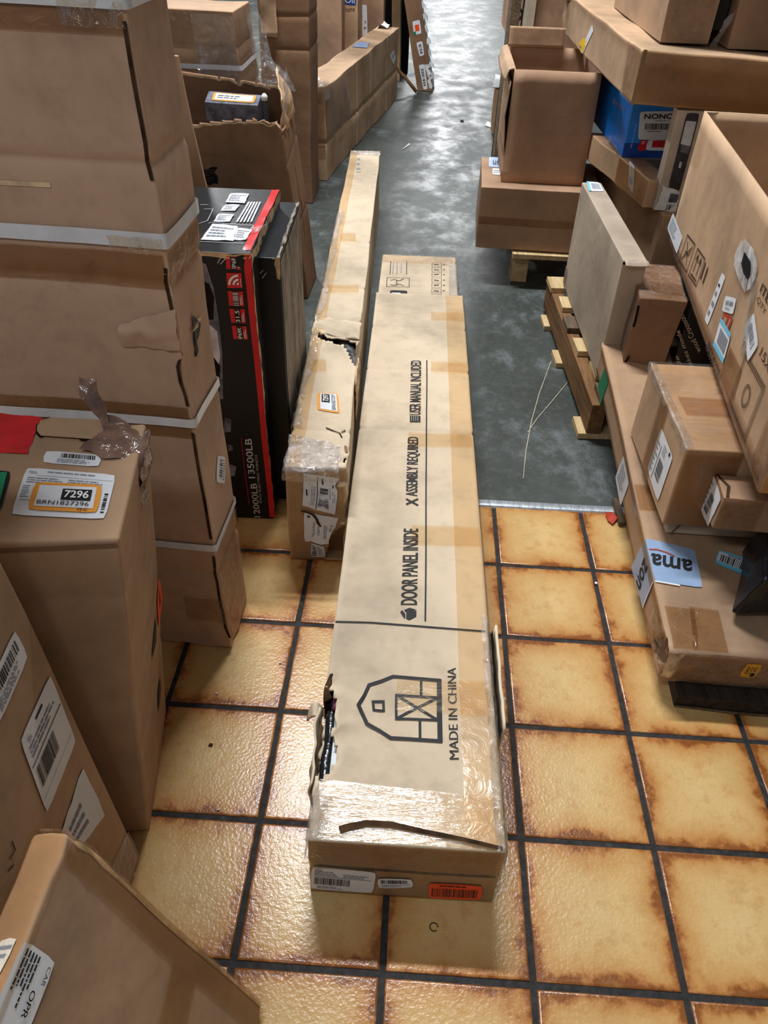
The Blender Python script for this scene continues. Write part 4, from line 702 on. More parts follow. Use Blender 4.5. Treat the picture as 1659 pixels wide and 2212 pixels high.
winch.lines('front', [[(0.8163, 0.3605), (0.8149, 0.0671)]], 0.0012, 'red', 'red_line')
def fpoly(c, face, pts, mat, name, off=0.0016):
    mb = MB(); mb.quad(*[c.pt(face, u, v, off) for u, v in pts]); return mb.build(name, mat, c.root, False)
fpoly(winch, 'front', [(0.5497, 0.5113), (0.7193, 0.5152), (0.7501, 0.6836), (0.7581, 0.7927), (0.7477, 0.8952), (0.7159, 0.9645), (0.6612, 0.977)], 'photo_grey', 'product_photo')
fpoly(winch, 'front', [(0.607, 0.7896), (0.7212, 0.792), (0.7433, 0.8664), (0.7208, 0.9061), (0.6451, 0.9215)], 'black', 'product_photo', 0.0024)
fpoly(winch, 'front', [(0.6095, 0.6317), (0.7019, 0.6172), (0.7335, 0.6671), (0.7362, 0.7541), (0.6809, 0.779), (0.6491, 0.7753)], 'silver', 'product_photo', 0.0024)
fpoly(winch, 'front', [(0.586, 0.5469), (0.6959, 0.5408), (0.7254, 0.6343), (0.6888, 0.6661), (0.6208, 0.6727)], 'black', 'product_photo', 0.0032)
for q in (((492,1030),(508,1028),(512,1008),(498,1003)), ((484,935),(499,932),(500,905),(486,900)), ((494,975),(504,973),(503,962),(493,960))): fpoly(winch, 'front', SPOTS[77].pop(0), 'photo_grey', 'product_photo')
winch.lines('front', [[(0.7903, 0.97), (0.8219, 0.9923)], [(0.8072, 0.9676), (0.8403, 0.9845)]], 0.0016, 'silver', 'staple', 0.003)
win_in.lines('front', [[(0.8338, 0.9411), (0.873, 0.9604)], [(0.8608, 0.9322), (0.8963, 0.9515)]], 0.0016, 'silver', 'staple', 0.003)
for q in (((432,520),(503,521),(513,490),(459,484)), ((503,519),(531,519),(545,497),(513,493)), ((461,480),(496,480.7),(505.7,464),(472,462)), ((476.5,455),(508,456),(516.8,443),(486.8,442)), ((486,438),(527,440),(538,420),(497,418))):
    winch.label('top', SPOTS[82].pop(0), 'paper', [('lines', 'ink_grey', 0.1, 0.15, 0.9, 0.85, 4)], 'label', rag=0.0008)
winch.lines('top', [SPOTS[83].pop(0) for k in range(5)], 0.004, 'silver', 'rope_print')
winch.lines('top', [[(0.4978, 0.6777), (0.5554, 0.6833)]], 0.0014, 'silver', 'frame_print')
winch.lines('top', [[(0.5422, 0.6118), (0.6056, 0.6179), (0.6187, 0.4257), (0.5713, 0.3715)]], 0.0014, 'silver', 'frame_print')
winch.lines('top', [[(0.6492, 0.1172), (0.9274, 0.1288)]], 0.0014, 'silver', 'frame_print')
winch.lines('top', [[(0.6361, 0.3845), (0.6507, 0.4), (0.9411, 0.3843), (0.93, 0.3208)]], 0.0014, 'silver', 'frame_print')
winch.label('top', [(0.9416, 0.2675), (0.9986, 0.2861), (1.0235, 0.3919), (0.9422, 0.3357)], 'film', (), 'tape', 0.003, rag=0.002)

# ================================================================== tall strapped carton at the left
tall = Carton('tall', 'kraft_tall', 'strapped_carton', 'tallest brown carton at left with white plastic straps', 'box', amp=0.006, freq=3.0, amp2=0.0012, seg=0.03, cz=[0.6955, 0.5809, 0.1613], gd=0.004, bev=0.005,
              crumple=[((-.15, .56, .66), 0.10, 0.012), ((-.14, .57, .04), 0.12, 0.012), ((-.3, .56, .98), 0.06, 0.006)])
for z, wd in ((1.081, 0.02), (0.815, 0.02), (0.530, 0.016), (0.272, 0.015)): tall.strap(z / 1.32, wd, sag=0.0)
def seam(c, z0, z1, wd=0.0065):
    c.lines('front', [[(0.992, z0 / 1.32), (0.990, (z0 + z1) / 2 / 1.32), (0.992, z1 / 1.32)]], wd * 0.8, 'fluted', 'seam', 0.0015)
for a, b in ((0.90, 1.07), (0.57, 0.79), (0.30, 0.52), (0.04, 0.26)): seam(tall, a, b)
tall.label('right', [(0.3638, 0.2927), (0.6614, 0.2663), (0.8349, 0.2985), (0.5634, 0.3215)], 'paper', [('vbars', 'ink', 0.3, 0.2, 0.6, 0.9, 10), ('lines', 'ink_grey', 0.65, 0.1, 0.95, 0.9, 8)])
tall.label('right', [(0.388, 0.4768), (0.4508, 0.4746), (0.6511, 0.5032), (0.4544, 0.5231)], 'ink', (), 'printed_mark', rag=0.003)
tall.label('right', [(0.2592, 0.5104), (0.449, 0.5064), (0.7498, 0.5088), (0.6206, 0.5128)], 'torn', (), 'torn_strip', 0.003, rag=0.002)
sheet('torn_flap', 'kraft_tall', tall.root, [[tall.pt('front', u, v, o) for u, v, o in ((a, 0.505, 0.004), (a, 0.525, 0.008), (a, 0.54 + 0.03 * (a - 0.9) * 5, 0.003))] for a in (0.84, 0.9, 0.95, 1.0)], 0.004, 60, sub=4)
strip(tall, 'front', [(0.0, 0.80), (0.99, 0.80), (0.99, 0.845), (0.0, 0.845)], 'tape_dark', off=0.002)
strip(tall, 'front', [(0.0, 0.575), (0.99, 0.575), (0.99, 0.612), (0.0, 0.612)], 'tape_dark', off=0.002)
strip(tall, 'front', [(0.0, 0.385), (0.99, 0.385), (0.99, 0.43), (0.0, 0.43)], 'tape_dark', off=0.002)
strip(tall, 'right', [(0.0, 0.575), (1.0, 0.575), (1.0, 0.612), (0.0, 0.612)], 'tape_dark', off=0.002)
strip(tall, 'right', [(0.0, 0.02), (1.0, 0.02), (1.0, 0.2), (0.0, 0.2)], 'tape_shiny', off=0.002)
strip(tall, 'front', [(0.86, 0.06), (1.0, 0.06), (1.0, 0.11), (0.86, 0.11)], 'tape_shiny', off=0.003)
sheet('clear_tape', 'tape_shiny', tall.root, [[tall.pt('front', u, v, 0.005) for v in (0.612, 0.620, 0.628)] for u in (0.86, 0.9, 0.95, 0.998)], 0.004, 50)
sheet('clear_tape', 'tape_shiny', tall.root, [[tall.pt('front', u, v, 0.004) for v in (0.805, 0.815, 0.825)] for u in (0.86, 0.91, 0.95, 0.995)], 0.002, 50)
tall.lines('front', [[(0.0, 0.6708), (0.75, 0.6718)]], 0.006, 'torn', 'crease', 0.001)  # pale line paints the highlight along the horizontal fold

# ================================================================== carton with the red tape and 7296 sticker
b96 = Carton('b7296', 'kraft', 'sticker_carton', 'brown carton with red tape and orange bordered 7296 sticker on top', 'box', amp=0.003, freq=5, seg=0.03, bev=0.005, cz=(0.34, 0.55, 0.86), gd=0.0012)
b96.label('top', [(0.3942, 0.7724), (0.6194, 0.7207), (0.6199, 1.0783), (0.3842, 1.1532)], 'red_tape', (), 'red_tape', rag=0.0012)
fl = [(0.6249, 0.9274), (0.6449, 0.8801), (0.8242, 0.8317), (0.8589, 0.8373), (0.8691, 0.9045), (0.8607, 0.9657), (0.8374, 1.0247), (0.6555, 1.0606), (0.6215, 1.035), (0.6177, 0.9742)]
fpoly(b96, 'top', fl, 'kraft_tan', 'finger_hole_flap', 0.004)
b96.lines('top', [[(0.6498, 1.0659), (0.6267, 1.0441), (0.6171, 0.9883), (0.627, 0.9135), (0.6463, 0.8709)]], 0.004, 'black', 'finger_hole_slot', 0.003)
b96.lines('top', [[(0.7837, 0.8355), (0.8453, 0.8163), (0.8721, 0.8631), (0.8715, 0.9273)]], 0.004, 'black', 'finger_hole_slot', 0.003)
b96.label('top', [(0.6813, 0.6364), (0.8793, 0.5787), (0.8753, 0.6899), (0.6772, 0.7493)], 'paper', [('bars', 'ink', 0.3, 0.5, 0.9, 0.85, 24), ('lines', 'ink_grey', 0.25, 0.08, 0.95, 0.42, 3)])
b96.label('top', [(0.65, 0.2041), (0.9434, 0.1432), (0.9419, 0.5027), (0.6358, 0.5996)], 'paper', [('text', 'ink_grey', 'FBA', 0.05, 0.85, 0.14, 0.91), ('lines', 'ink_grey', 0.25, 0.90, 0.8, 0.95, 1), ('lines', 'ink_grey', 0.05, 0.66, 0.45, 0.8, 3), ('lines', 'ink_grey', 0.5, 0.66, 0.9, 0.8, 3), ('rect', 'ink_grey', 0.14, 0.83, 0.98, 0.836), ('vbars', 'ink', 0.93, 0.12, 0.97, 0.55, 9), ('rect', 'ink_grey', 0.04, 0.3, 0.2, 0.31), ('lines', 'ink_grey', 0.03, 0.35, 0.12, 0.62, 6)])
b96.label('top', [(0.6948, 0.2322), (0.9163, 0.1867), (0.9084, 0.4113), (0.6862, 0.4582)], 'orange', [('rect', 'paper', 0.085, 0.12, 0.925, 0.88), ('rect2', 'ink', 0.44, 0.36, 0.87, 0.76), ('text', 'white_print', '7296', 0.48, 0.43, 0.835, 0.70, 0.02), ('text', 'ink', 'BRN1827296', 0.12, 0.17, 0.86, 0.31), ('text', 'ink', '7PZ', 0.70, 0.01, 0.86, 0.09, 0.01)], 'label', 0.0032, lab='orange bordered 7296 sticker')
b96.label('top', [(0.5584, 0.2271), (0.6153, 0.221), (0.5901, 0.5751), (0.5124, 0.5909)], 'ink', [('rect', 'green', 0.0, 0.04, 0.86, 0.95)], 'label', lab='green sticker with black border')
sheet('plastic_tape', 'brown_film', b96.root, [[b96.pt('top', u, v, o) for u, v, o in ((0.80, 0.72, 0.003), (0.86, 0.88, 0.010), (0.83, 1.0, 0.02))] if k == 0 else [b96.pt('top', u, v, o) for u, v, o in ((0.9, 0.66, 0.003), (0.93, 0.85, 0.012), (0.92, 1.0, 0.008))] if k == 1 else [b96.pt('right', 0.62, 0.99, 0.003), b96.pt('right', 0.8, 0.998, 0.008), b96.pt('right', 0.99, 0.99, 0.003)] if k == 2 else [b96.pt('right', 0.66, 0.86, 0.003), b96.pt('right', 0.82, 0.93, 0.006), b96.pt('right', 0.99, 0.9, 0.003)] for k in range(4)], 0.008, 40, sub=6)
sheet('plastic_tape', 'brown_film', b96.root, [[b96.pt('top', 0.84 + 0.02 * k, 0.96, 0.012), b96.pt('top', 0.80 + 0.03 * k, 1.0, 0.045), b96.pt('top', 0.78 + 0.03 * k, 1.06, 0.06)] for k in (0, 1, 2)], 0.006, 50, sub=5)
b96.label('right', [(0.8572, 0.5114), (0.8711, 0.4059), (1.1253, 0.425), (1.0111, 0.5428)], 'orange_red', [('lines', 'ink', 0.2, 0.3, 0.8, 0.7, 3)], lab='fluorescent orange sticker')
b96.label('right', [(0.5894, 0.4569), (0.5428, 0.4348), (0.7364, 0.4191), (0.7942, 0.4968)], 'ink_brown', (), 'printed_mark', round_=False)
b96.label('right', [(0.6549, 0.245), (0.618, 0.184), (0.792, 0.1979), (0.7931, 0.2525)], 'ink_brown', (), 'printed_mark', round_=False)
b96.lines('front', [[(0.0, 0.985), (0.5, 0.982), (0.995, 0.987)]], 0.006, 'kraft_dark', 'lid_seam', 0.001)
b96.label('front', [(0.55, 0.30), (0.70, 0.30), (0.70, 0.41), (0.55, 0.41)], 'tape_dark', (), 'tape_patch', rag=0.004)

# ================================================================== two cartons at the lower left corner
l3 = Carton('lab3', 'kraft_tan', 'labelled_carton', 'brown carton at left edge with tilted white shipping labels on its side', 'box', amp=0.003, freq=4, seg=0.04, bev=0.004, warp=lambda a, b, c: (0.006 * math.sin(c * 3.1) * (a), 0, 0))
l3.label('right', [(0.7032, 0.4052), (0.9536, 0.4091), (0.9733, 0.5506), (0.7467, 0.547)], 'paper', [('text', 'ink', 'FBA', 0.1, 0.86, 0.2, 0.92), ('rect', 'ink', 0.03, 0.60, 0.97, 0.612), ('bars', 'ink', 0.08, 0.28, 0.64, 0.54, 24), ('lines', 'ink_grey', 0.1, 0.66, 0.9, 0.82, 3), ('rect', 'ink', 0.40, 0.90, 0.62, 0.93), ('rect', 'ink_grey', 0.05, 0.16, 0.95, 0.165)])
l3.label('right', [(0.7169, 0.6047), (0.9212, 0.6158), (0.9232, 0.668), (0.7282, 0.6566)], 'paper', [('bars', 'ink', 0.1, 0.5, 0.9, 0.85, 20), ('lines', 'ink_grey', 0.1, 0.1, 0.9, 0.42, 4)])
l3.label('right', [(0.7141, 0.2763), (0.9285, 0.2173), (0.9293, 0.3567), (0.7042, 0.3431)], 'paper', [('lines', 'ink_grey', 0.2, 0.2, 0.8, 0.8, 3)], rag=0.0008)
strip(l3, 'right', [(0.80, 0.0), (1.0, 0.0), (1.0, 0.10), (0.85, 0.12)], 'tape_shiny')
l3.lines('right', [[(0.5519, 0.4641), (0.5466, 0.4475), (0.5157, 0.4498)], [(0.4916, 0.4424), (0.5187, 0.4347)]], 0.002, 'ink_brown', 'printed_mark')

b4 = Carton('box4', 'kraft', 'leaning_flat_carton', 'flat brown carton leaning in the lower left corner with OPR label', 'box', amp=0.0035, freq=4, seg=0.025, bev=0.006, crumple=[((-.1, -.06, .47), 0.08, 0.006)])
b4.label('right', [(0.6321, 1.0062), (0.3654, 1.0143), (0.3458, 0.9093), (0.6327, 0.9001)], 'paper', [('text', 'ink', 'CAR', 0.10, 0.80, 0.30, 0.90), ('text', 'ink', 'OPR', 0.38, 0.62, 0.66, 0.76, 0.01), ('lines', 'ink', 0.06, 0.12, 0.62, 0.58, 5)], 'label')
b4.label('top', [(0.2847, 0.4792), (0.6739, 0.4893), (0.844, 0.6431), (0.3821, 0.6417)], 'paper', [('lines', 'ink_grey', 0.1, 0.1, 0.9, 0.9, 5)], 'label')
strip(b4, 'right', [(0.0, 0.985), (1.0, 0.985), (1.0, 1.0), (0.0, 1.0)], 'tape_shiny')
strip(b4, 'top', [(0.0, 0.0), (1.0, 0.0), (1.0, 1.0), (0.0, 1.0)], 'tape')
strip(b4, 'right', [(0.86, 0.0), (1.0, 0.0), (1.0, 0.99), (0.90, 0.99)], 'tape')
strip(b4, 'right', [(0.0, 0.36), (0.88, 0.38), (0.88, 0.50), (0.0, 0.48)], 'tape')
strip(b4, 'back', [(0.0, 0.0), (1.0, 0.0), (1.0, 1.0), (0.0, 1.0)], 'tape_shiny')
b4.lines('right', [[(0.985, 0.02), (0.99, 0.3), (0.985, 0.6), (0.99, 0.97)]], 0.004, 'torn', 'worn_edge', 0.001)

# ================================================================== torn open carton and wrapped carton, left background
def rg(u, k): return 0.6 * noise.noise(Vector((u * 14, k, 1))) + 0.3 * noise.noise(Vector((u * 45, k, 2))) + 0.2 * noise.noise(Vector((u * 120, k, 3)))
def hop(u, v): return v > 0.965 - 0.025 * math.sin(u * 5.5) + 0.03 * rg(u, 2)
def hob(u, v): return v > 0.985 + 0.016 * rg(u, 5)
def hor(u, v): return v > 0.95 + 0.06 * rg(u, 8)
op = Carton('open', 'kraft_dark', 'torn_carton', 'dark brown torn open carton behind the black winch carton', 'box', amp=0.006, freq=4, seg=0.0075, skip='top', holes={'front': hop, 'back': hob, 'right': hor}, thick=0.006, bev=0.0,
            cz=(0.42, 0.78), cx=(0.62,), gd=0.003, crumple=[((-.25, 2.2, .6), 0.12, 0.02)])
op.lines('front', [[(i / 40, 0.955 - 0.025 * math.sin(i / 40 * 5.5) + 0.03 * rg(i / 40, 2)) for i in range(41)]], 0.005, 'torn', 'torn_edge', 0.001)
op.lines('back', [[(i / 40, 0.978 + 0.016 * rg(i / 40, 5)) for i in range(41)]], 0.006, 'torn', 'torn_edge', -0.0075)
sheet('torn_flap', 'kraft_tan', op.root, [[op.tri(0.97 + 0.02 * k, 0.1 + 0.25 * k, 0.9), op.tri(1.0, 0.1 + 0.25 * k, 1.0), op.tri(1.02 - 0.03 * k, 0.1 + 0.25 * k, 1.09)] for k in (0, 1, 2, 3)], 0.015, 22, 0.003, sub=4)
sheet('plastic_film', 'film', op.root, [[op.tri(1.0, 0.2 + 0.2 * k, 0.95), op.tri(1.02, 0.2 + 0.2 * k, 1.03), op.tri(1.03, 0.3 + 0.2 * k, 1.12)] for k in (0, 1, 2)], 0.012, 30, sub=4)
op.lines('right', [[(0.45, 0.70), (0.46, 0.55), (0.5, 0.45)], [(0.4, 0.3), (0.55, 0.5)]], 0.003, 'fluted', 'tear', 0.001)
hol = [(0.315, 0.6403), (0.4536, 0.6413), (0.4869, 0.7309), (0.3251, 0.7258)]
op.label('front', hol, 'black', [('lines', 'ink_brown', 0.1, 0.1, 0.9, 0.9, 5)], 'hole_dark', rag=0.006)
mg = Carton([(-0.50, 2.26, 0.40), (-0.33, 2.26, 0.40), (-0.33, 2.33, 0.40), (-0.50, 2.33, 0.40), (-0.505, 2.26, 0.628), (-0.335, 2.26, 0.625), (-0.335, 2.33, 0.64), (-0.505, 2.33, 0.645)], 'photo_grey', 'grey_package', 'grey package with orange edged label sticking out of the torn carton', 'package', amp=0.003, seg=0.03)
mg.label('top', [(0.12, 0.15), (0.92, 0.15), (0.92, 0.85), (0.12, 0.85)], 'orange', [('rect', 'paper', 0.06, 0.12, 0.94, 0.88), ('lines', 'ink', 0.12, 0.25, 0.88, 0.75, 2)])
mb = MB(); mb.tube([(-0.315, 2.28, 0.35), (-0.315, 2.28, 0.635)], 0.010, 10); rod = empty('rod', (-0.315, 2.28, 0.35)); tag(rod, 'black rod with white cap standing in the torn carton', 'rod')
mb.build('shaft', 'black', rod); mb = MB(); mb.tube([(-0.315, 2.28, 0.635), (-0.315, 2.28, 0.648), (-0.315, 2.28, 0.655)], [0.011, 0.010, 0.004], 10); mb.build('cap', 'white_print', rod)

wr = Carton('wrap', 'kraft', 'film_wrapped_carton', 'brown carton wrapped in shiny clear film behind the torn carton', 'box', amp=0.006, freq=5, seg=0.03, bev=0.006, cz=(0.88, 0.72), gd=0.004)
wr.strap(0.80, 0.015, off=0.006)
strip(wr, 'front', [(0.66, 0.5), (1.0, 0.5), (1.0, 0.99), (0.66, 0.99)], 'film', 'stretch_film', 0.005)
strip(wr, 'front', [(0.0, 0.94), (0.7, 0.94), (0.7, 1.0), (0.0, 1.0)], 'tape_shiny', 'stretch_film', 0.005)
strip(wr, 'right', [(0.0, 0.5), (1.0, 0.5), (1.0, 0.99), (0.0, 0.99)], 'tape_shiny', 'stretch_film', 0.004)
sheet('stretch_film', 'film', wr.root, [[wr.tri(1.0, 0.75, c), wr.tri(1.03 + d * 0.6, 0.85, c), wr.tri(1.05 + d, 0.95, c)] for c, d in ((0.99, 0.02), (0.9, 0.05), (0.8, 0.10), (0.74, 0.2), (0.68, 0.28))], 0.010, 18, sub=5)
for z in (0.835, 0.875): wr.lines('right', [[(0.05, z), (0.95, z + 0.01)]], 0.004, 'kraft_dark', 'crease', 0.001)

# ================================================================== long carton lying on the concrete at the left, and cartons standing behind it
lg = Carton('long', 'kraft_tan', 'long_crumpled_carton', 'long crumpled carton lying on the concrete at upper left', 'box', amp=0.010, freq=3.6, amp2=0.003, seg=0.045, bev=0.008, cy=(0.34, 0.52, 0.78), cz=(0.42,), gd=0.007, crumple=[((-.4, 3.6, .40), 0.2, 0.02)])
strip(lg, 'top', [(0.1834, 0.5524), (0.791, 0.5456), (0.6426, 0.6508), (0.1304, 0.6442)], 'blue_tape', 'blue_label', 0.003)
lg.label('top', [(0.2642, 0.0716), (0.5526, 0.0736), (0.4352, 0.1114), (0.1421, 0.1094)], 'paper_dim', [('rect', 'ink', 0.2, 0.2, 0.35, 0.7), ('rect', 'ink', 0.6, 0.2, 0.75, 0.7)])
lg.label('right', [(0.8406, 0.7183), (0.8961, 0.5523), (0.9445, 0.6128), (0.9051, 0.7481)], 'paper', [('lines', 'ink_grey', 0.2, 0.2, 0.8, 0.8, 3)])
strip(lg, 'front', [(0.3, 0.3), (1.0, 0.3), (1.0, 1.0), (0.3, 1.0)], 'tape_shiny', 'stretch_film', 0.008)
strip(lg, 'right', [(0.0, 0.4), (0.28, 0.46), (0.2, 1.0), (0.0, 1.0)], 'tape_shiny', 'stretch_film', 0.008)
sheet('torn_flap', 'scrap_white', lg.root, [[lg.tri(0.2, b, 1.0), lg.tri(0.3, b, 1.06), lg.tri(0.6, b, 1.03)] for b in (0.93, 0.97, 1.0)], 0.02, 14)
sheet('torn_flap', 'film', lg.root, [[lg.tri(0.65, b, 1.02), lg.tri(0.95, b, 1.04), lg.tri(1.02, b, 0.9)] for b in (-0.01, 0.02, 0.05)], 0.02, 16)

bg1 = Carton('bg1', 'kraft_dark', 'standing_carton', 'dark brown standing carton with torn hanging flap at top left', 'box', amp=0.006, freq=4, seg=0.05, bev=0.006, cz=(0.52, 0.62), gd=0.004)
sheet('torn_flap', 'kraft', bg1.root, [[bg1.pt('front', u, v, 0.012) for v in (0.56, 0.62, 0.7)] for u in (0.05, 0.2, 0.38)], 0.008, 14, 0.004)
bg2 = Carton('bg2', 'kraft_red', 'standing_carton', 'plain brown standing carton behind the long crumpled carton', 'box', amp=0.004, seg=0.06)
bg3 = Carton('bg3', 'kraft_tan', 'standing_carton', 'narrow tan standing carton with blue lettering at the top edge', 'box', amp=0.004, seg=0.06)
bg3.label('front', [(0.2656, 0.5215), (0.8932, 0.5196), (0.9002, 0.5673), (0.2771, 0.5692)], 'navy', [('text', 'white_print', 'Oli', 0.1, 0.2, 0.9, 0.8)])
bg3.text('front', *[(0.3544, 0.4867), (0.8408, 0.4931), (0.3594, 0.5087)], 'home', 'ink_brown')
bg4 = Carton('bg4', 'kraft_red', 'standing_carton', 'brown standing carton with tall white label strip reading 20', 'box', amp=0.003, seg=0.06)
bg4.label('front', [(0.0609, 0.3023), (0.3522, 0.3038), (0.3004, 0.4701), (0.0156, 0.4687)], 'paper', [('text', 'ink', '20', 0.6, 0.42, 0.85, 0.5), ('text', 'ink', '8M', 0.5, 0.22, 0.85, 0.3), ('lines', 'ink', 0.1, 0.6, 0.6, 0.68, 1)])
Carton('bg7', 'black', 'dark_gap_backing', 'matt black flat carton standing between background cartons', 'box', amp=0.002, seg=0.08)  # black box added behind to stand in for the darkness of the gap
Carton('bg5', 'kraft_old', 'thin_carton', 'thin brown carton edge standing beside the flat black carton', 'box', amp=0.004, seg=0.06)
b6 = Carton('bg6', 'kraft_dark', 'leaning_carton', 'thin leaning carton with frayed white edge and orange sticker', 'box', amp=0.004, freq=5, seg=0.04, bev=0.004)
b6.label('front', [(0.2918, 0.3443), (0.7638, 0.3577), (0.7707, 0.4389), (0.3033, 0.4258)], 'paper', [('rect', 'green', 0.0, 0.0, 0.3, 0.25), ('rect2', 'orange_red', 0.25, 0.25, 0.8, 0.7)])
b6.label('front', [(0.4726, 0.2172), (0.7781, 0.2302), (0.7563, 0.3137), (0.3678, 0.3006)], 'paper', [('vbars', 'ink', 0.25, 0.15, 0.75, 0.85, 9)])
b6.label('front', [(0.4006, 0.0082), (0.6759, 0.0158), (0.725, 0.1731), (0.3384, 0.1652)], 'paper', [('vbars', 'ink', 0.2, 0.15, 0.7, 0.85, 12)])
b6.label('front', [(0.7647, 0.0163), (1.0094, 0.0238), (0.9574, 0.1745), (0.7541, 0.1733)], 'scrap_white', (), 'frayed_label', 0.004, rag=0.008)
b6.label('right', [(0.0, 0.02), (1.0, 0.02), (1.0, 0.98), (0.0, 0.98)], 'paper_dim', (), 'white_side', 0.002)
for k in range(7): sheet('frayed_edge', 'scrap_white', b6.root, [[b6.tri(1.0, 0.0, c), b6.tri(1.14, 0.1, c + 0.01), b6.tri(1.22, 0.2, c - 0.01)] for c in (0.08 + k * 0.07, 0.10 + k * 0.07, 0.115 + k * 0.07)], 0.02, 12, sub=2)
mb = MB(); mb.tube([(-0.05, 5.75, 0.16), (0.03, 5.72, 0.10), (0.12, 5.70, 0.012)], 0.012, 6); tag(mb.build('wooden_stick', 'wood_brown'), 'thin brown stick leaning on the floor beside the frayed carton', 'stick')
tag(Carton('sheet', 'kraft', 'cardboard_sheet', 'thin cardboard sheet edge between the strapped carton and the torn carton', 'sheet', amp=0.004, seg=0.05, bev=0.001).root, 'thin cardboard sheet edge between the strapped carton and the torn carton', 'cardboard')

# ================================================================== pallets at the right
def block(p, name, x0, y0, z0, x1, y1, z1, mat, parent, yaw, amp=0.0015):
    c = []
    for z in (z0, z1):
        for x, y in ((x0, y0), (x1, y0), (x1, y1), (x0, y1)): c.append(p + Matrix.Rotation(yaw, 3, 'Z') @ Vector((x, y, z)))
    mb = MB(); mb.hexa([v + noise.noise_vector(v * 30) * amp for v in c]); return mb.build(name, mat, parent, False, 0.0015)
def pallet(key, name, label, xw, yl, stringer_mat, decks, deck_mat, bottoms, yaw, feet=False):
    p = Vector(BOX[key][0]); root = empty('wooden_pallet', p); tag(root, label, 'pallet')
    for x in ((0, 0.06), (xw / 2 - 0.03, xw / 2 + 0.03), (xw - 0.06, xw)):
        if feet:
            for y in (0.0, yl / 2 - 0.05, yl - 0.1): block(p, 'block', x[0], y, 0.0, x[1], y + 0.1, 0.10, stringer_mat, root, yaw)
            block(p, 'runner', x[0], 0, 0.10, x[1], yl, 0.112, stringer_mat, root, yaw)
        else: block(p, 'stringer', x[0], 0, 0.018, x[1] - 0.02, yl, 0.112, stringer_mat, root, yaw)
    for k, (y, wd, dx) in enumerate(decks): block(p, 'deck_board', dx, y, 0.112, xw + dx, y + wd, 0.13, deck_mat if (k % 3 or feet) else 'wood_grey', root, yaw)
    for y, wd, dx in bottoms: block(p, 'bottom_board', dx, y, 0.0, xw, y + wd, 0.018, 'wood', root, yaw)
    return root
pallet('pallet_near', 'pallet', 'brown wooden pallet under the grey tall carton at the aisle edge', 0.75, 0.82, 'wood_brown',
       [(0.0, 0.09, 0.02), (0.13, 0.085, 0.03), (0.27, 0.09, 0.005), (0.42, 0.09, 0.0), (0.57, 0.085, 0.01), (0.72, 0.1, -0.005)], 'wood', [(0.0, 0.09, -0.022), (0.40, 0.09, -0.02), (0.66, 0.09, -0.02)], math.radians(2.5))
pallet('pallet_far', 'pallet', 'pale pine pallet under the two plain cartons farther back', 0.9, 0.8, 'wood',
       [(-0.055, 0.12, -0.01), (0.17, 0.09, 0.0), (0.34, 0.09, 0.0), (0.52, 0.09, 0.0), (0.70, 0.10, 0.0)], 'wood', [], math.radians(-1), True)

# ================================================================== cartons on the far pallet
sa = Carton('stackA', 'kraft_red', 'plain_carton', 'wide plain brown carton on the pine pallet with taped seam', 'box', amp=0.002, seg=0.05, bev=0.003)
sa.label('front', [(0.0, 0.40), (1.0, 0.40), (1.0, 0.53), (0.0, 0.53)], 'tape_dark', (), 'tape', round_=False)
sa.lines('front', [[(0.0, 0.395), (1.0, 0.395)]], 0.002, 'kraft_tan', 'seam', 0.001)
sa.label('top', [(0.0654, 0.6617), (0.18, 0.6548), (0.1741, 1.0224), (0.068, 1.0156)], 'blue_tape', [('text', 'ink', 'un', 0.3, 0.25, 0.9, 0.6)], 'blue_label')
sa.label('top', [(0.0954, 0.3992), (0.1753, 0.4013), (0.1712, 0.6206), (0.0977, 0.6204)], 'paper', [('lines', 'ink_grey', 0.1, 0.2, 0.9, 0.8, 2)])
strip(sa, 'left', [(0.0, 0.0), (1.0, 0.0), (1.0, 1.0), (0.0, 1.0)], 'tape_shiny')
sb = Carton('stackB', 'kraft_red', 'open_carton', 'tall open brown carton standing on the wide plain carton', 'box', amp=0.003, seg=0.04, skip='top', thick=0.005, bev=0.0)
T = sb.tri
sheet('flap', 'kraft_tan', sb.root, [[T(0, b, 1), T(-0.05, b, 0.99), T(-0.085 - 0.03 * math.sin(3 * b), b, 0.9)] for b in (0.0, 0.2, 0.5, 0.8, 1.0)], 0.003, 14, 0.004)
sheet('flap', 'kraft', sb.root, [[T(-0.02, b, 0.9), T(-0.045 + 0.03 * b, b, 0.6), T(0.0, b, 0.25)] for b in (0.0, 0.25, 0.6)], 0.003, 14, 0.004)
sheet('flap', 'kraft', sb.root, [[T(a, 0.98, 1.0), T(a, 0.985, 1.1), T(a, 0.99, 1.18)] for a in (0.0, 0.25, 0.5, 0.72)], 0.002, 12, 0.004)
r1 = Carton('bgR1', 'kraft_red', 'standing_carton', 'tall brown carton standing behind the open carton at top right', 'box', amp=0.002, seg=0.07)
r1b = Carton('bgR1b', 'white_card', 'standing_board', 'narrow pale board standing beside the tall carton at top right', 'board', amp=0.002, seg=0.07)
Carton([(p[0] - 0.055, p[1] + 0.06, p[2]) for p in BOX['bgR1b']], 'wood_grey', 'standing_board', 'narrow brown weathered board standing left of the pale board', 'board', amp=0.002, seg=0.07)
r2 = Carton('bgR2', 'kraft_red', 'plain_carton', 'brown carton with round black mark at the top beyond the boards', 'box', amp=0.002, seg=0.07)
c0 = [(0.1937, 0.1731), (0.2168, 0.0803)][0]
r2.lines('front', [[(c0[0] + 0.10 * math.cos(t * 0.35), c0[1] + 0.05 * math.sin(t * 0.35)) for t in range(19)]], 0.010, 'ink', 'round_mark')
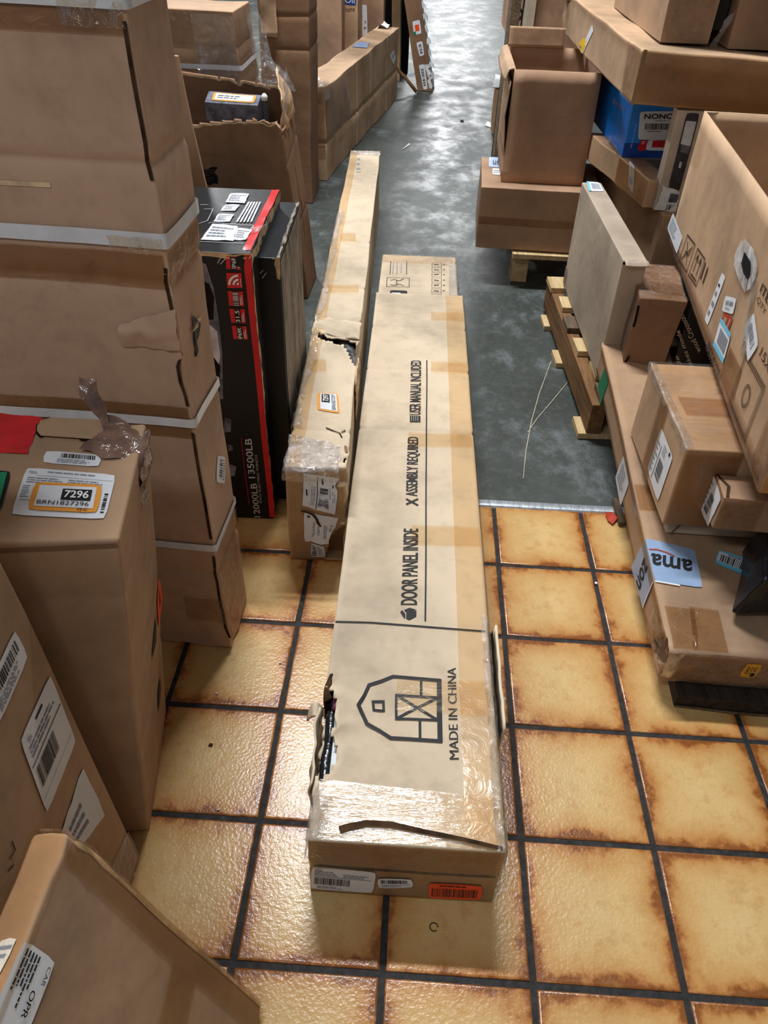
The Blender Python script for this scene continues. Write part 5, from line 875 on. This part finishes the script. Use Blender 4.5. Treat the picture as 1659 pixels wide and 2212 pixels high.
mb = MB(); q = Vector(BOX['bgR2'][0]); mb.tube([q + Vector((0.13, 0.15, -0.62)), q + Vector((0.13, 0.15, -0.04)), q + Vector((0.13, 0.15, -0.004))], [0.12, 0.115, 0.10], 24); tag(mb.build('drum', 'black'), 'black drum carrying the carton with the round mark', 'drum')
r3 = Carton('bgR3', 'kraft_old', 'small_carton', 'small brown carton on the concrete left of the open carton', 'box', amp=0.003, seg=0.05)
q = Vector(BOX['bgR3'][4])
wbag = [q + Vector(v) for v in ((-0.02, -0.01, 0.0), (0.15, -0.01, 0.0), (0.15, 0.14, 0.0), (-0.02, 0.14, 0.0), (-0.015, 0, 0.045), (0.14, 0.0, 0.05), (0.14, 0.12, 0.05), (-0.015, 0.12, 0.05))]
Carton(wbag, 'scrap_white', 'white_packet', 'crumpled white packet on the small carton left of the open carton', 'packet', amp=0.012, freq=12, seg=0.02, bev=0.006)

# ================================================================== cartons on the near pallet
gy = Carton('grey', 'kraft_grey', 'slab_carton', 'smooth greyish flat carton standing upright on the brown pallet', 'box', amp=0.0015, freq=3, seg=0.05, bev=0.004)
gy.label('top', [(0.0944, 0.8518), (0.8317, 0.8535), (0.873, 0.9978), (0.2474, 1.0051)], 'paper', [('rect', 'sky_blue', 0.0, 0.0, 0.16, 1.0), ('bars', 'ink_grey', 0.3, 0.2, 0.9, 0.8, 14)])
gy.label('left', [(0.0, 0.02), (0.06, 0.02), (0.06, 0.20), (0.0, 0.20)], 'kraft_grey', [('lines', 'ink', 0.1, 0.05, 0.9, 0.95, 8)], 'printed_mark')
gy.lines('left', [[(0.03, 0.90), (0.06, 0.86)]], 0.003, 'ink', 'printed_mark')
gy.lines('front', [[(0.0, 0.975), (0.5, 0.985), (1.0, 0.975)]], 0.006, 'black', 'open_seam', 0.001)
sheet('lid_flap', 'kraft_grey', gy.root, [[gy.tri(a, 0.0, 1.0), gy.tri(a, -0.015, 0.995), gy.tri(a, -0.03, 0.98)] for a in (0.05, 0.5, 1.0)], 0.002, 30, 0.003)
d17 = Carton('dark17', 'kraft_dark', 'crushed_carton', 'dark brown crushed carton squeezed beside the grey flat carton', 'box', amp=0.006, freq=9, seg=0.025, bev=0.004, crumple=[((.77, 1.43, .22), 0.07, 0.012)])
strip(d17, 'top', [(0.3, 0.15), (1.0, 0.1), (1.0, 0.4), (0.3, 0.45)], 'tape_dark')
strip(d17, 'top', [(0.0, 0.0), (1.0, 0.0), (1.0, 0.98), (0.0, 0.98)], 'tape_shiny')
strip(d17, 'left', [(0.0, 0.0), (1.0, 0.0), (1.0, 1.0), (0.0, 1.0)], 'tape_shiny')
d17.label('left', [(0.5323, -0.0218), (0.6624, 0.1849), (0.5337, 0.3285), (0.3517, 0.2052)], 'paper', [('lines', 'ink_grey', 0.2, 0.1, 0.8, 0.9, 4)])
d17.lines('front', [[(0.01, 0.9), (0.02, 0.6)], [(0.03, 0.0), (0.10, 0.18)]], 0.006, 'black', 'tear', 0.002)
k18 = Carton('black18', 'black_box', 'black_carton', 'black carton with pale upside down lettering under the diamond printed carton', 'box', amp=0.0012, seg=0.05)
k18.text('front', *[(0.234, 0.3271), (-0.0466, 0.8438), (0.1991, 0.2707)], 'wood Crousson', 'kraft_pale', 0.0)
k18.text('front', *[(0.204, 0.064), (-0.0412, 0.6087), (0.1656, 0.043)], 'takes mode', 'kraft_pale', 0.0)
k18.text('front', *[(0.0906, 0.0613), (0.0224, 0.2146), (0.049, 0.0549)], 'de', 'kraft_pale', 0.0)
c25 = Carton('c25', 'kraft', 'long_carton', 'long brown carton behind the grey flat carton, lowest under the blue box', 'box', amp=0.004, freq=5, seg=0.04, bev=0.005)
c24 = Carton('c24', 'kraft_tan', 'taped_flat_carton', 'low tape covered carton directly under the blue box', 'box', amp=0.005, freq=8, seg=0.02, bev=0.004)
strip(c24, 'top', [(0, 0), (1, 0), (1, 1), (0, 1)], 'tape_shiny'); strip(c24, 'left', [(0.55, 0), (1, 0), (1, 1), (0.55, 1)], 'tape_dark')
c24.label('left', [(0.75, 0.3029), (0.8361, 0.1671), (0.7779, 1.061), (0.6899, 1.1522)], 'paper', [('rect', 'ink_grey', 0.2, 0.25, 0.7, 0.45)])
c24.label('front', [(0.42, 0.02), (1.0, 0.02), (1.0, 1.0), (0.42, 1.0)], 'film', (), 'plastic_end', 0.003)
c24.label('front', [(0.55, 0.08), (1.0, 0.08), (1.0, 0.28), (0.55, 0.28)], 'ink', (), 'print', 0.004)
bl = Carton('blue', 'blue', 'blue_box', 'bright blue box with white NONC label in the right hand stack', 'box', amp=0.003, freq=5, seg=0.03, bev=0.004)
bl.label('front', [(0, 0), (1, 0), (1, 0.22), (0, 0.22)], 'navy', (), 'dark_band', 0.001, round_=False)
bl.label('front', [(0.1306, 0.2768), (0.5811, 0.2836), (0.5492, 0.7408), (0.0879, 0.7034)], 'paper', [('text', 'ink', 'NONC', 0.10, 0.74, 0.72, 0.92, 0.02), ('bars', 'ink', 0.14, 0.36, 0.72, 0.58, 22), ('lines', 'ink_grey', 0.2, 0.26, 0.7, 0.34, 1), ('lines', 'ink_grey', 0.36, 0.64, 0.7, 0.70, 1)])
bl.label('front', [(0.1531, 0.1005), (0.2327, 0.0974), (0.2386, 0.2764), (0.1549, 0.2783)], 'red', [('lines', 'white_print', 0.3, 0.6, 0.9, 0.9, 2)], 'print')
bl.label('front', [(0.2353, 0.112), (0.6101, 0.1171), (0.6029, 0.2995), (0.2386, 0.2764)], 'paper', [('rect', 'red', 0.15, 0.3, 0.5, 0.95)], 'print')
bl.text('front', *[(0.084, 0.1327), (0.0846, 0.5094), (0.0721, 0.1462)], '@ollieandcub', 'white_print')
bl.label('left', [(0.0636, 0.3867), (0.1487, 0.4109), (0.1423, 0.6484), (0.0652, 0.6482)], 'paper', [('rect', 'ink_grey', 0.2, 0.15, 0.8, 0.85)])
bl.label('left', [(0.2166, 0.5255), (0.3021, 0.5277), (0.3199, 0.63), (0.2354, 0.6294)], 'ink', (), 'print')
bl.lines('left', [[(0.4047, 0.4228), (0.417, 0.6182)], [(0.148, 0.5435), (0.1608, 0.6289)]], 0.005, 'white_print', 'print')
bl.label('left', [(0.6889, -0.1139), (0.9735, -0.0096), (0.9311, 0.0679), (0.7275, 0.0545)], 'film', (), 'shiny_crease', 0.003, rag=0.004)
bl.label('left', [(0.6524, 0.5666), (0.8934, 0.5998), (0.896, 0.6564), (0.6613, 0.6441)], 'film', (), 'shiny_crease', 0.003, rag=0.003)
t27 = Carton('c27', 'kraft_tan', 'wide_flat_carton', 'wide flat carton with taped edges on top of the blue box', 'box', amp=0.006, freq=4, seg=0.035, bev=0.008, crumple=[((.73, 3.2, .82), 0.2, 0.02)])
strip(t27, 'front', [(0, 0), (1, 0), (1, 1), (0, 1)], 'tape_dark', off=0.004); strip(t27, 'front', [(0.12, 0.0), (1, 0.0), (1, 0.9), (0.12, 0.9)], 'tape', off=0.006)
strip(t27, 'left', [(0.9, 0), (1, 0), (1, 1), (0.88, 1)], 'tape_shiny', off=0.004)
strip(t27, 'left', [(0.0, 0.9), (1.0, 0.9), (1.0, 1.0), (0.0, 1.0)], 'tape_shiny', off=0.005)
t27.label('left', [(0.3729, 0.0346), (0.4101, 0.036), (0.4944, 0.6893), (0.464, 0.7811)], 'paper', [('rect', 'yellow', 0.0, 0.0, 0.7, 0.35)])
t27.label('left', [(0.3227, 0.1362), (0.4109, 0.1543), (0.4412, 0.3855), (0.3855, 0.3726)], 'yellow', ())
t27.lines('front', [[(0.004, 0.0), (0.006, 0.5), (0.012, 1.0)]], 0.010, 'kraft_old', 'worn_edge', 0.007)
sheet('frayed_edge', 'torn', t27.root, [[t27.tri(0.0, b, 0.85), t27.tri(-0.015, b + 0.01, 0.98), t27.tri(0.02, b, 1.05)] for b in (0.9, 0.94, 0.98, 1.02)], 0.015, 22, sub=4)
c28 = Carton('c28', 'kraft', 'upper_carton', 'brown carton standing on the wide flat carton at the top right', 'box', amp=0.003, seg=0.05)
strip(c28, 'front', [(0.1, 0), (0.95, 0), (0.95, 1), (0.1, 1)], 'tape_shiny', 'clear_tape', 0.004)
c28b = Carton('c28b', 'kraft_red', 'upper_carton', 'rightmost brown carton on the wide flat carton, black gap at its left', 'box', amp=0.003, seg=0.05)
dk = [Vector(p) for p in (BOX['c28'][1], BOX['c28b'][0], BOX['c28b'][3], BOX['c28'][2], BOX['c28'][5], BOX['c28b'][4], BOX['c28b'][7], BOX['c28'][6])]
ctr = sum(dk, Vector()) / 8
Carton([ctr + (p - ctr) * 0.9 + Vector((0, 0.02, 0.01)) for p in dk], 'black_box', 'dark_gap_filler', 'black slab wedged between the two upper cartons at top right', 'panel', amp=0.003, seg=0.05)  # added black filler imitates the shade in the gap between the cartons
sheet('loose_film', 'film', c28.root, [[Vector(BOX['c28'][1]) + Vector(v) for v in ((0.0 + 0.012 * k, -0.012, 0.0), (0.012 + 0.012 * k, -0.03, 0.03 + 0.01 * k), (0.016 + 0.012 * k, -0.025, 0.06 + 0.01 * k))] for k in range(3)], 0.008, 22, sub=4)
p26 = Carton('c26', 'white_card', 'photo_printed_carton', 'thin pale carton with dark photo strip standing beside the blue box', 'box', amp=0.002, seg=0.03)
p26.label('front', [(0.24, 0.25), (0.58, 0.2), (0.58, 0.98), (0.24, 0.98)], 'photo_dark', [('rect', 'silver', 0.1, 0.6, 0.9, 0.9), ('rect', 'photo_grey', 0.2, 0.5, 0.9, 0.6), ('rect', 'silver', 0.4, 0.30, 0.6, 0.38)], 'photo_strip')
p26.label('front', [(0.05, 0.0), (0.62, 0.0), (0.62, 0.22), (0.10, 0.26)], 'scrap_white', [('bars', 'ink', 0.5, 0.06, 0.95, 0.3, 8), ('rect', 'photo_grey', 0.5, 0.4, 0.95, 0.8)], 'label', rag=0.003)
t20 = Carton('taped', 'kraft_tan', 'taped_carton', 'tape covered carton with large white label under the diamond printed carton', 'box', amp=0.003, freq=6, seg=0.03, bev=0.005)
strip(t20, 'top', [(0, 0), (1, 0), (1, 1), (0, 1)], 'film_streak', 'tape', 0.004); strip(t20, 'top', [(0.1, 0.36), (1, 0.36), (1, 0.56), (0.1, 0.58)], 'tape_dark', 'tape', 0.0025)
strip(t20, 'front', [(0, 0), (0.4, 0), (0.4, 1), (0, 1)], 'tape_dark'); strip(t20, 'left', [(0.38, 0.0), (0.56, 0), (0.56, 1), (0.38, 1)], 'tape_dark')
sheet('tape', 'film', t20.root, [[t20.tri(-0.012, b, 0.93), t20.tri(-0.012, b, 1.012), t20.tri(0.05, b, 1.018)] for b in (0.0, 0.2, 0.4, 0.6, 0.8, 1.0)], 0.003, 40, sub=5)
t20.label('left', [(0.5091, 0.1284), (0.8463, 0.1078), (0.8611, 0.7239), (0.5324, 0.7321)], 'paper', [('vbars', 'ink', 0.42, 0.22, 0.74, 0.62, 20), ('rect', 'ink', 0.33, 0.05, 0.35, 0.8), ('rect', 'ink', 0.78, 0.9, 0.86, 0.97), ('lines', 'ink_grey', 0.45, 0.7, 0.75, 0.92, 4), ('lines', 'ink_grey', 0.05, 0.1, 0.28, 0.8, 6)])
c30 = Carton('c30', 'white_card', 'pale_carton', 'low pale carton squeezed under the tape covered carton', 'box', amp=0.002, seg=0.03)
c30.lines('front', [[(0.05, 0.0), (0.12, 1.0)]], 0.005, 'kraft_dark', 'seam', 0.001)
am = Carton('amazon', 'kraft', 'blue_taped_carton', 'long low carton with light blue printed tape at the right aisle edge', 'box', amp=0.003, freq=4.5, seg=0.016, bev=0.0, thick=0.004,
            holes={'left': ragged([(0.9269, 0.2105), (0.9483, 0.7697), (0.969, 0.9529), (0.9946, 0.972), (0.9945, 0.5942), (0.9775, 0.2601), (0.9428, 0.0441)], 0.004)}, crumple=[((.715, .54, .08), 0.08, 0.014)])
am.inner('inner_tube', (0.03, 0.005, 0.1), (0.3, 0.16, 0.9), 'kraft_dark', 0.004)
sheet('torn_flap', 'torn', am.root, [[am.pt('front', 0.0, v, 0.003), am.pt('front', 0.03, v, 0.008), am.pt('front', 0.07, v, 0.002)] for v in (0.2, 0.6, 1.0)], 0.006, 60)
am.label('top', [(0.0013, 0.1616), (0.2564, 0.1525), (0.2682, 0.2523), (-0.004, 0.2778)], 'blue_tape', (), 'printed_tape', 0.002)
am.label('left', [(0.7061, -0.1964), (0.8354, 0.0563), (0.8394, 1.0128), (0.7267, 1.0323)], 'blue_tape', (), 'printed_tape', 0.002, round_=False)
am.lines('left', [[(0.8347, 0.0621), (0.8385, 0.9905)]], 0.003, 'white_print', 'tape_edge', 0.003); am.lines('top', [[(0.0016, 0.1608), (0.1336, 0.154)]], 0.003, 'white_print', 'tape_edge', 0.003)
am.text('top', *[(0.2374, 0.2228), (0.0134, 0.2352), (0.22, 0.192)], 'ama', 'ink', 0.02, off=0.0032)
am.text('left', *[(0.7565, 0.8014), (0.7591, -0.0092), (0.7917, 0.8852)], 'zon', 'ink', 0.015, off=0.0032)
am.lines('top', [[(0.0048, 0.245), (0.052, 0.2453), (0.1012, 0.2394), (0.1429, 0.2296)]], 0.003, 'ink_red', 'smile_print', 0.0032)
am.label('top', [(0.6116, 0.2289), (0.4036, 0.258), (0.3588, 0.2194), (0.5451, 0.186)], 'sky_blue', [('rect', 'paper', 0.0, 0.14, 0.97, 0.80), ('bars2', 'ink', 0.02, 0.30, 0.92, 0.78, 22), ('text', 'ink', '79020', 0.35, 0.17, 0.75, 0.27)], 'label', 0.0025)
am.label('left', [(0.0542, -0.3631), (0.1291, -0.3222), (0.1576, 0.8543), (0.0912, 0.7988)], 'green', (), 'green_label')
am.label('left', [(0.4208, -0.187), (0.5195, -0.201), (0.5334, 0.7712), (0.4401, 0.8053)], 'paper_dim', [('lines', 'ink_grey', 0.15, 0.15, 0.8, 0.85, 5)])
am.label('front', [(0.39, 0.3471), (0.4718, 0.34), (0.4812, 0.8088), (0.3993, 0.8153)], 'yellow', [('text', 'ink', 'B 5', 0.2, 0.3, 0.5, 0.8), ('text', 'ink', 'A2', 0.55, 0.5, 0.8, 0.8), ('rect', 'ink', 0.6, 0.1, 0.85, 0.35)])
strip(am, 'top', [(0.0231, 0.0083), (0.1538, 0.0084), (0.1775, 0.0993), (0.0233, 0.1031)], 'tape_dark'); strip(am, 'top', [(0.1253, 0.0075), (0.2981, 0.0049), (0.3051, 0.1011), (0.1564, 0.1052)], 'tape_dark'); strip(am, 'top', [(0.0, 0.36), (0.3, 0.36), (0.3, 0.44), (0.0, 0.44)], 'tape_dark')
strip(am, 'front', [(0, 0), (1, 0), (1, 1), (0, 1)], 'tape_shiny'); strip(am, 'left', [(0.0, 0.75), (1, 0.75), (1, 1), (0, 1)], 'tape_dark'); strip(am, 'left', [(0.88, 0), (1, 0), (1, 1), (0.88, 1)], 'tape_shiny')
bd = Carton('board', 'wood_dark', 'dirty_board', 'dark dirty wooden frame under the blue taped carton', 'board', amp=0.003, freq=9, seg=0.03, bev=0.002)
bd.label('front', [(0, 0.0), (1, 0.0), (1, 0.22), (0, 0.22)], 'wood_grey', (), 'lower_strip', 0.003)
s21 = Carton('small21', 'kraft_red', 'narrow_carton', 'narrow carton end with white label sticking out under the diamond printed carton', 'box', amp=0.0025, freq=6, seg=0.02)
s21.label('left', [(-0.6191, -0.2524), (0.7931, -0.128), (0.8879, 0.8761), (-0.3788, 0.916)], 'paper', [('vbars', 'ink', 0.5, 0.15, 0.75, 0.7, 12), ('lines', 'ink_grey', 0.1, 0.2, 0.45, 0.9, 5)], rag=0.001)
strip(s21, 'front', [(0, 0), (0.25, 0), (0.25, 1), (0, 1)], 'tape_shiny')
s21.lines('top', [[(0.02, 0.02), (0.05, 0.5), (0.0, 0.98)]], 0.006, 'fluted', 'open_seam', 0.001)
blk = [(0.83, 0.60, 0.150), (1.3, 0.62, 0.150), (1.3, 0.79, 0.155), (0.90, 0.77, 0.158), (0.862, 0.60, 0.245), (1.3, 0.62, 0.25), (1.3, 0.79, 0.25), (0.92, 0.77, 0.25)]
bag = Carton(blk, 'dark_plastic', 'black_bag', 'black plastic bag at the right edge on the blue taped carton', 'bag', amp=0.012, freq=9, seg=0.02, bev=0.008)
c22 = Carton('c22', 'kraft_tan', 'diamond_printed_carton', 'large brown carton printed with nested diamond and MADE IN CHINA at right', 'box', amp=0.002, freq=3, seg=0.04, skip='top', thick=0.005, bev=0.0)
c22.label('left', [(-0.059, 0.0325), (0.1197, 0.0429), (0.1329, 0.1925), (-0.0362, 0.1917)], 'paper', [('lines', 'ink_grey', 0.1, 0.15, 0.7, 0.85, 5)])
for q in (((1468.7,563.7),(1484,588),(1503,527.5),(1486.8,506.7)), ((1488.6,593.6),(1505,618),(1524,559),(1508.5,535.7))):
    Q = SPOTS[164].pop(0); c22.lines('left', [Q + Q[:1]], 0.004, 'ink_brown', 'handling_emblem')
Q = [(0.2748, 0.0923), (0.3594, 0.1296), (0.3629, 0.3329), (0.2851, 0.3077)]
def lp(Q, a, b): return tuple((Q[0][k] * (1 - a) + Q[1][k] * a) * (1 - b) + (Q[3][k] * (1 - a) + Q[2][k] * a) * b for k in (0, 1))
c22.lines('left', [[lp(Q, 0.3, 0.25), lp(Q, 0.3, 0.85)], [lp(Q, 0.68, 0.25), lp(Q, 0.68, 0.85)], [lp(Q, 0.15, 0.12), lp(Q, 0.85, 0.12)], [lp(Q, 0.18, 0.65), lp(Q, 0.3, 0.87), lp(Q, 0.42, 0.65)], [lp(Q, 0.56, 0.65), lp(Q, 0.68, 0.87), lp(Q, 0.80, 0.65)]], 0.005, 'ink_brown', 'handling_emblem')
Q = [(0.1608, 0.0428), (0.2511, 0.0787), (0.256, 0.2981), (0.1688, 0.261)]
c22.lines('left', [[lp(Q, 0.15, 0.15), lp(Q, 0.85, 0.85)], [lp(Q, 0.2, 0.85), lp(Q, 0.8, 0.15)], [lp(Q, 0.3, 0.3), lp(Q, 0.3, 0.5), lp(Q, 0.7, 0.5), lp(Q, 0.8, 0.7)]], 0.004, 'ink_brown', 'handling_emblem')
c22.lines('left', [[(0.3743, 0.2024), (0.3764, 0.3284)], [(0.3996, 0.2091), (0.4033, 0.3295)]], 0.008, 'ink_brown', 'print')
fpoly(c22, 'left', [(0.5752, 0.7357), (0.5549, 0.688), (0.549, 0.6154), (0.5639, 0.5583), (0.6188, 0.5364), (0.6607, 0.5368), (0.6832, 0.5901), (0.6876, 0.6638), (0.6797, 0.7186), (0.6366, 0.7528)], 'handle', 'handle', 0.004)
fpoly(c22, 'left', [(0.5975, 0.688), (0.601, 0.6236), (0.626, 0.6029), (0.6604, 0.6083), (0.6575, 0.6611), (0.6469, 0.692)], 'black', 'handle_hole', 0.0055)
c22.label('left', [(0.4863, 0.0865), (0.5184, 0.0899), (0.5303, 0.4403), (0.5012, 0.4322)], 'paper', [('lines', 'ink_grey', 0.2, 0.1, 0.8, 0.7, 3), ('rect', 'ink', 0.2, 0.75, 0.6, 0.8)])
c22.label('left', [(0.5909, 0.065), (0.6337, 0.0848), (0.6455, 0.3459), (0.5851, 0.3018)], 'ink_red', [('rect', 'kraft_tan', 0.2, 0.1, 0.5, 0.9), ('rect', 'kraft_tan', 0.7, 0.1, 0.85, 0.95)], 'red_emblem', 0.0012)
c22.label('left', [(0.5891, 0.0764), (0.674, 0.1041), (0.6631, 0.2777), (0.5807, 0.2518)], 'paper', [('rect', 'sky_blue', 0.0, 0.0, 1.0, 0.17), ('rect', 'sky_blue', 0.0, 0.86, 1.0, 1.0), ('rect', 'ink_grey', 0.2, 0.25, 0.9, 0.75)], 'label', 0.0022)
c22.label('left', [(0.5723, 0.2818), (0.6392, 0.364), (0.6286, 0.4488), (0.5657, 0.372)], 'paper', [('bars', 'ink_grey', 0.2, 0.45, 0.85, 0.75, 12), ('lines', 'ink_grey', 0.25, 0.15, 0.8, 0.35, 2)], 'label', 0.0025)
c22.label('left', [(0.712, 0.4162), (0.7837, 0.3167), (0.8007, 0.4521), (0.7337, 0.531)], 'paper', [('bars', 'ink_grey', 0.2, 0.35, 0.85, 0.75, 14)], 'label', 0.0028)
c22.text('left', *[(0.5475, -0.02), (0.684, -0.0245), (0.5558, 0.045)], 'MADE IN CHINA', 'ink_brown', 0.01)
c22.text('left', *[(0.7214, 0.634), (0.8027, 0.6415), (0.7223, 0.6827)], 'ITEM', 'ink_brown', 0.01); c22.text('left', *[(0.7213, 0.5752), (0.7761, 0.5774), (0.7246, 0.6123)], 'QTY', 'ink_brown', 0.0); c22.text('left', *[(0.8152, 0.4202), (0.9138, 0.429), (0.8171, 0.4724)], '15X10', 'ink_brown', 0.0)
Q = [(0.7652, 0.0143), (0.8881, 0.0284), (0.8838, 0.3653), (0.7568, 0.3352)]
def dm(t): return [lp(Q, t, t), lp(Q, 1 - t, t), lp(Q, 1 - t, 1 - t), lp(Q, t, 1 - t), lp(Q, t, t)]
c22.lines('left', [dm(0.0), dm(0.035), dm(0.075)], 0.0018, 'ink_brown', 'diamond_emblem')
rc = lp(Q, 0.52, 0.52)
c22.lines('left', [[(rc[0] + r * math.cos(t * 0.2618) / c22.L[1], rc[1] + r * math.sin(t * 0.2618) / c22.L[2]) for t in range(25)] for r in (0.017, 0.021)], 0.002, 'ink_brown', 'ring_emblem')
strip(c22, 'left', [(0.6744, 0.0403), (0.7817, 0.0636), (0.7711, 0.2463), (0.674, 0.2269)], 'tape_dark')
strip(c22, 'left', [(0.0, 0.0), (1.0, 0.0), (1.0, 0.04), (0.0, 0.04)], 'tape_shiny'); strip(c22, 'left', [(0.7339, 0.2934), (0.765, 0.3216), (0.6979, 0.6785), (0.673, 0.6428)], 'film', 'tape', 0.0035)
strip(c22, 'left', [(0.93, 0.0), (1.0, 0.0), (1.0, 0.99), (0.93, 0.99)], 'tape_shiny')
strip(c22, 'front', [(0.0, 0.0), (0.2, 0.0), (0.2, 0.99), (0.0, 0.99)], 'tape')

# ================================================================== litter on the floor
def litter(name, label, cat, pts, mat, z=0.001, h=0.0):
    mb = MB(); P = [Vector((x, y, z)) for x, y in pts]; mb.quad(*[p + Vector((0, 0, h * noise.noise(p * 90))) for p in P]); o = mb.build(name, mat, None, False, 0, 0.0012); return tag(o, label, cat)
for k, (pts, lab) in enumerate((([(0.6555, 1.8279), (0.5981, 1.6258), (0.5599, 1.4679), (0.5309, 1.315), (0.5129, 1.1882)], 'longest pale string strand on the concrete beside the pallet'), ([(0.7008, 1.7142), (0.6278, 1.5756), (0.5773, 1.4818), (0.5439, 1.4067)], 'short pale string strand crossing the longer one on the concrete'))):
    mb = MB(); mb.tube([(x, y, 0.0012) for x, y in pts], 0.0014, 5); tag(mb.build('string', 'straw'), lab, 'string')
a, b = [(0.735, 1.1032), (0.7382, 1.0182)]; mb = MB(); d = Vector((b[0] - a[0], b[1] - a[1], 0)); n = Vector((d.y, -d.x, 0)).normalized() * 0.008
mb.hexa([Vector((a[0], a[1], 0.004)) - n, Vector((b[0], b[1], 0.0)) - n, Vector((b[0], b[1], 0.0)) + n, Vector((a[0], a[1], 0.004)) + n] + [Vector((a[0], a[1], 0.022)) - n * 0.8, Vector((b[0], b[1], 0.014)) - n, Vector((b[0], b[1], 0.014)) + n, Vector((a[0], a[1], 0.022)) + n * 0.8])
tag(mb.build('wood_splinter', 'wood_grey', None, False, 0.001), 'small wood splinter lying beside the blue taped carton', 'wood')
litter('plastic_scrap', 'crumpled red plastic scrap on the tile by the metal strip', 'scrap', [(0.7026, 1.0605), (0.7229, 1.0659), (0.7312, 1.0418), (0.715, 1.0196), (0.7059, 1.0326)], 'ink_red', 0.006, 0.006)
litter('paper_scrap', 'white paper scrap on the concrete left of the small carton', 'scrap', [(0.5753, 4.861), (0.6083, 4.8207), (0.6201, 4.9392), (0.592, 4.9701)], 'scrap_white', 0.003)
litter('paper_scrap', 'curled white paper strip on the dark concrete ahead', 'scrap', [(0.069, 4.2202), (0.0836, 4.2512), (0.1177, 4.3446), (0.1114, 4.3734), (0.0901, 4.2909)], 'scrap_white', 0.003)
litter('dark_speck', 'small black scrap on the far concrete floor', 'scrap', [(0.4191, 4.9398), (0.4426, 4.932), (0.4407, 4.9797), (0.4228, 4.9765)], 'black', 0.003)
litter('paper_scrap', 'tiny white chip on the grout beside the blue taped carton', 'scrap', [(0.6409, 0.8143), (0.6456, 0.8118), (0.6476, 0.8178), (0.6428, 0.8203)], 'scrap_white', 0.003)
litter('dark_speck', 'small dark scrap on the tile left of the door carton', 'scrap', [(-0.1169, 0.3452), (-0.1099, 0.3438), (-0.1095, 0.3495), (-0.1149, 0.351)], 'fluted', 0.002)
x, y = (0.2881, 0.0677); mb = MB(); mb.tube([(x + 0.006 * math.cos(t * 0.5), y + 0.006 * math.sin(t * 0.5), 0.001) for t in range(12)], 0.0008, 5)
tag(mb.build('dark_ring', 'fluted'), 'tiny dark curl on the tile in front of the door carton', 'scrap')
for k, (pts, nm) in enumerate((((468,1500), 'white crumb on the tile nearest the torn base of the strapped carton'), ((471,1751), 'white crumb on the tile below the 7296 carton'), ((605,1434), 'white crumb on the grout left of the torn door carton edge'))):
    x, y = pts; p = SPOTS[193].pop(0); mb = MB(); mb.tube([(p[0] - 0.002, p[1], 0.002), (p[0] + 0.002, p[1] + 0.001, 0.002)], 0.0016, 5); tag(mb.build('crumb', 'scrap_white'), nm, 'scrap')
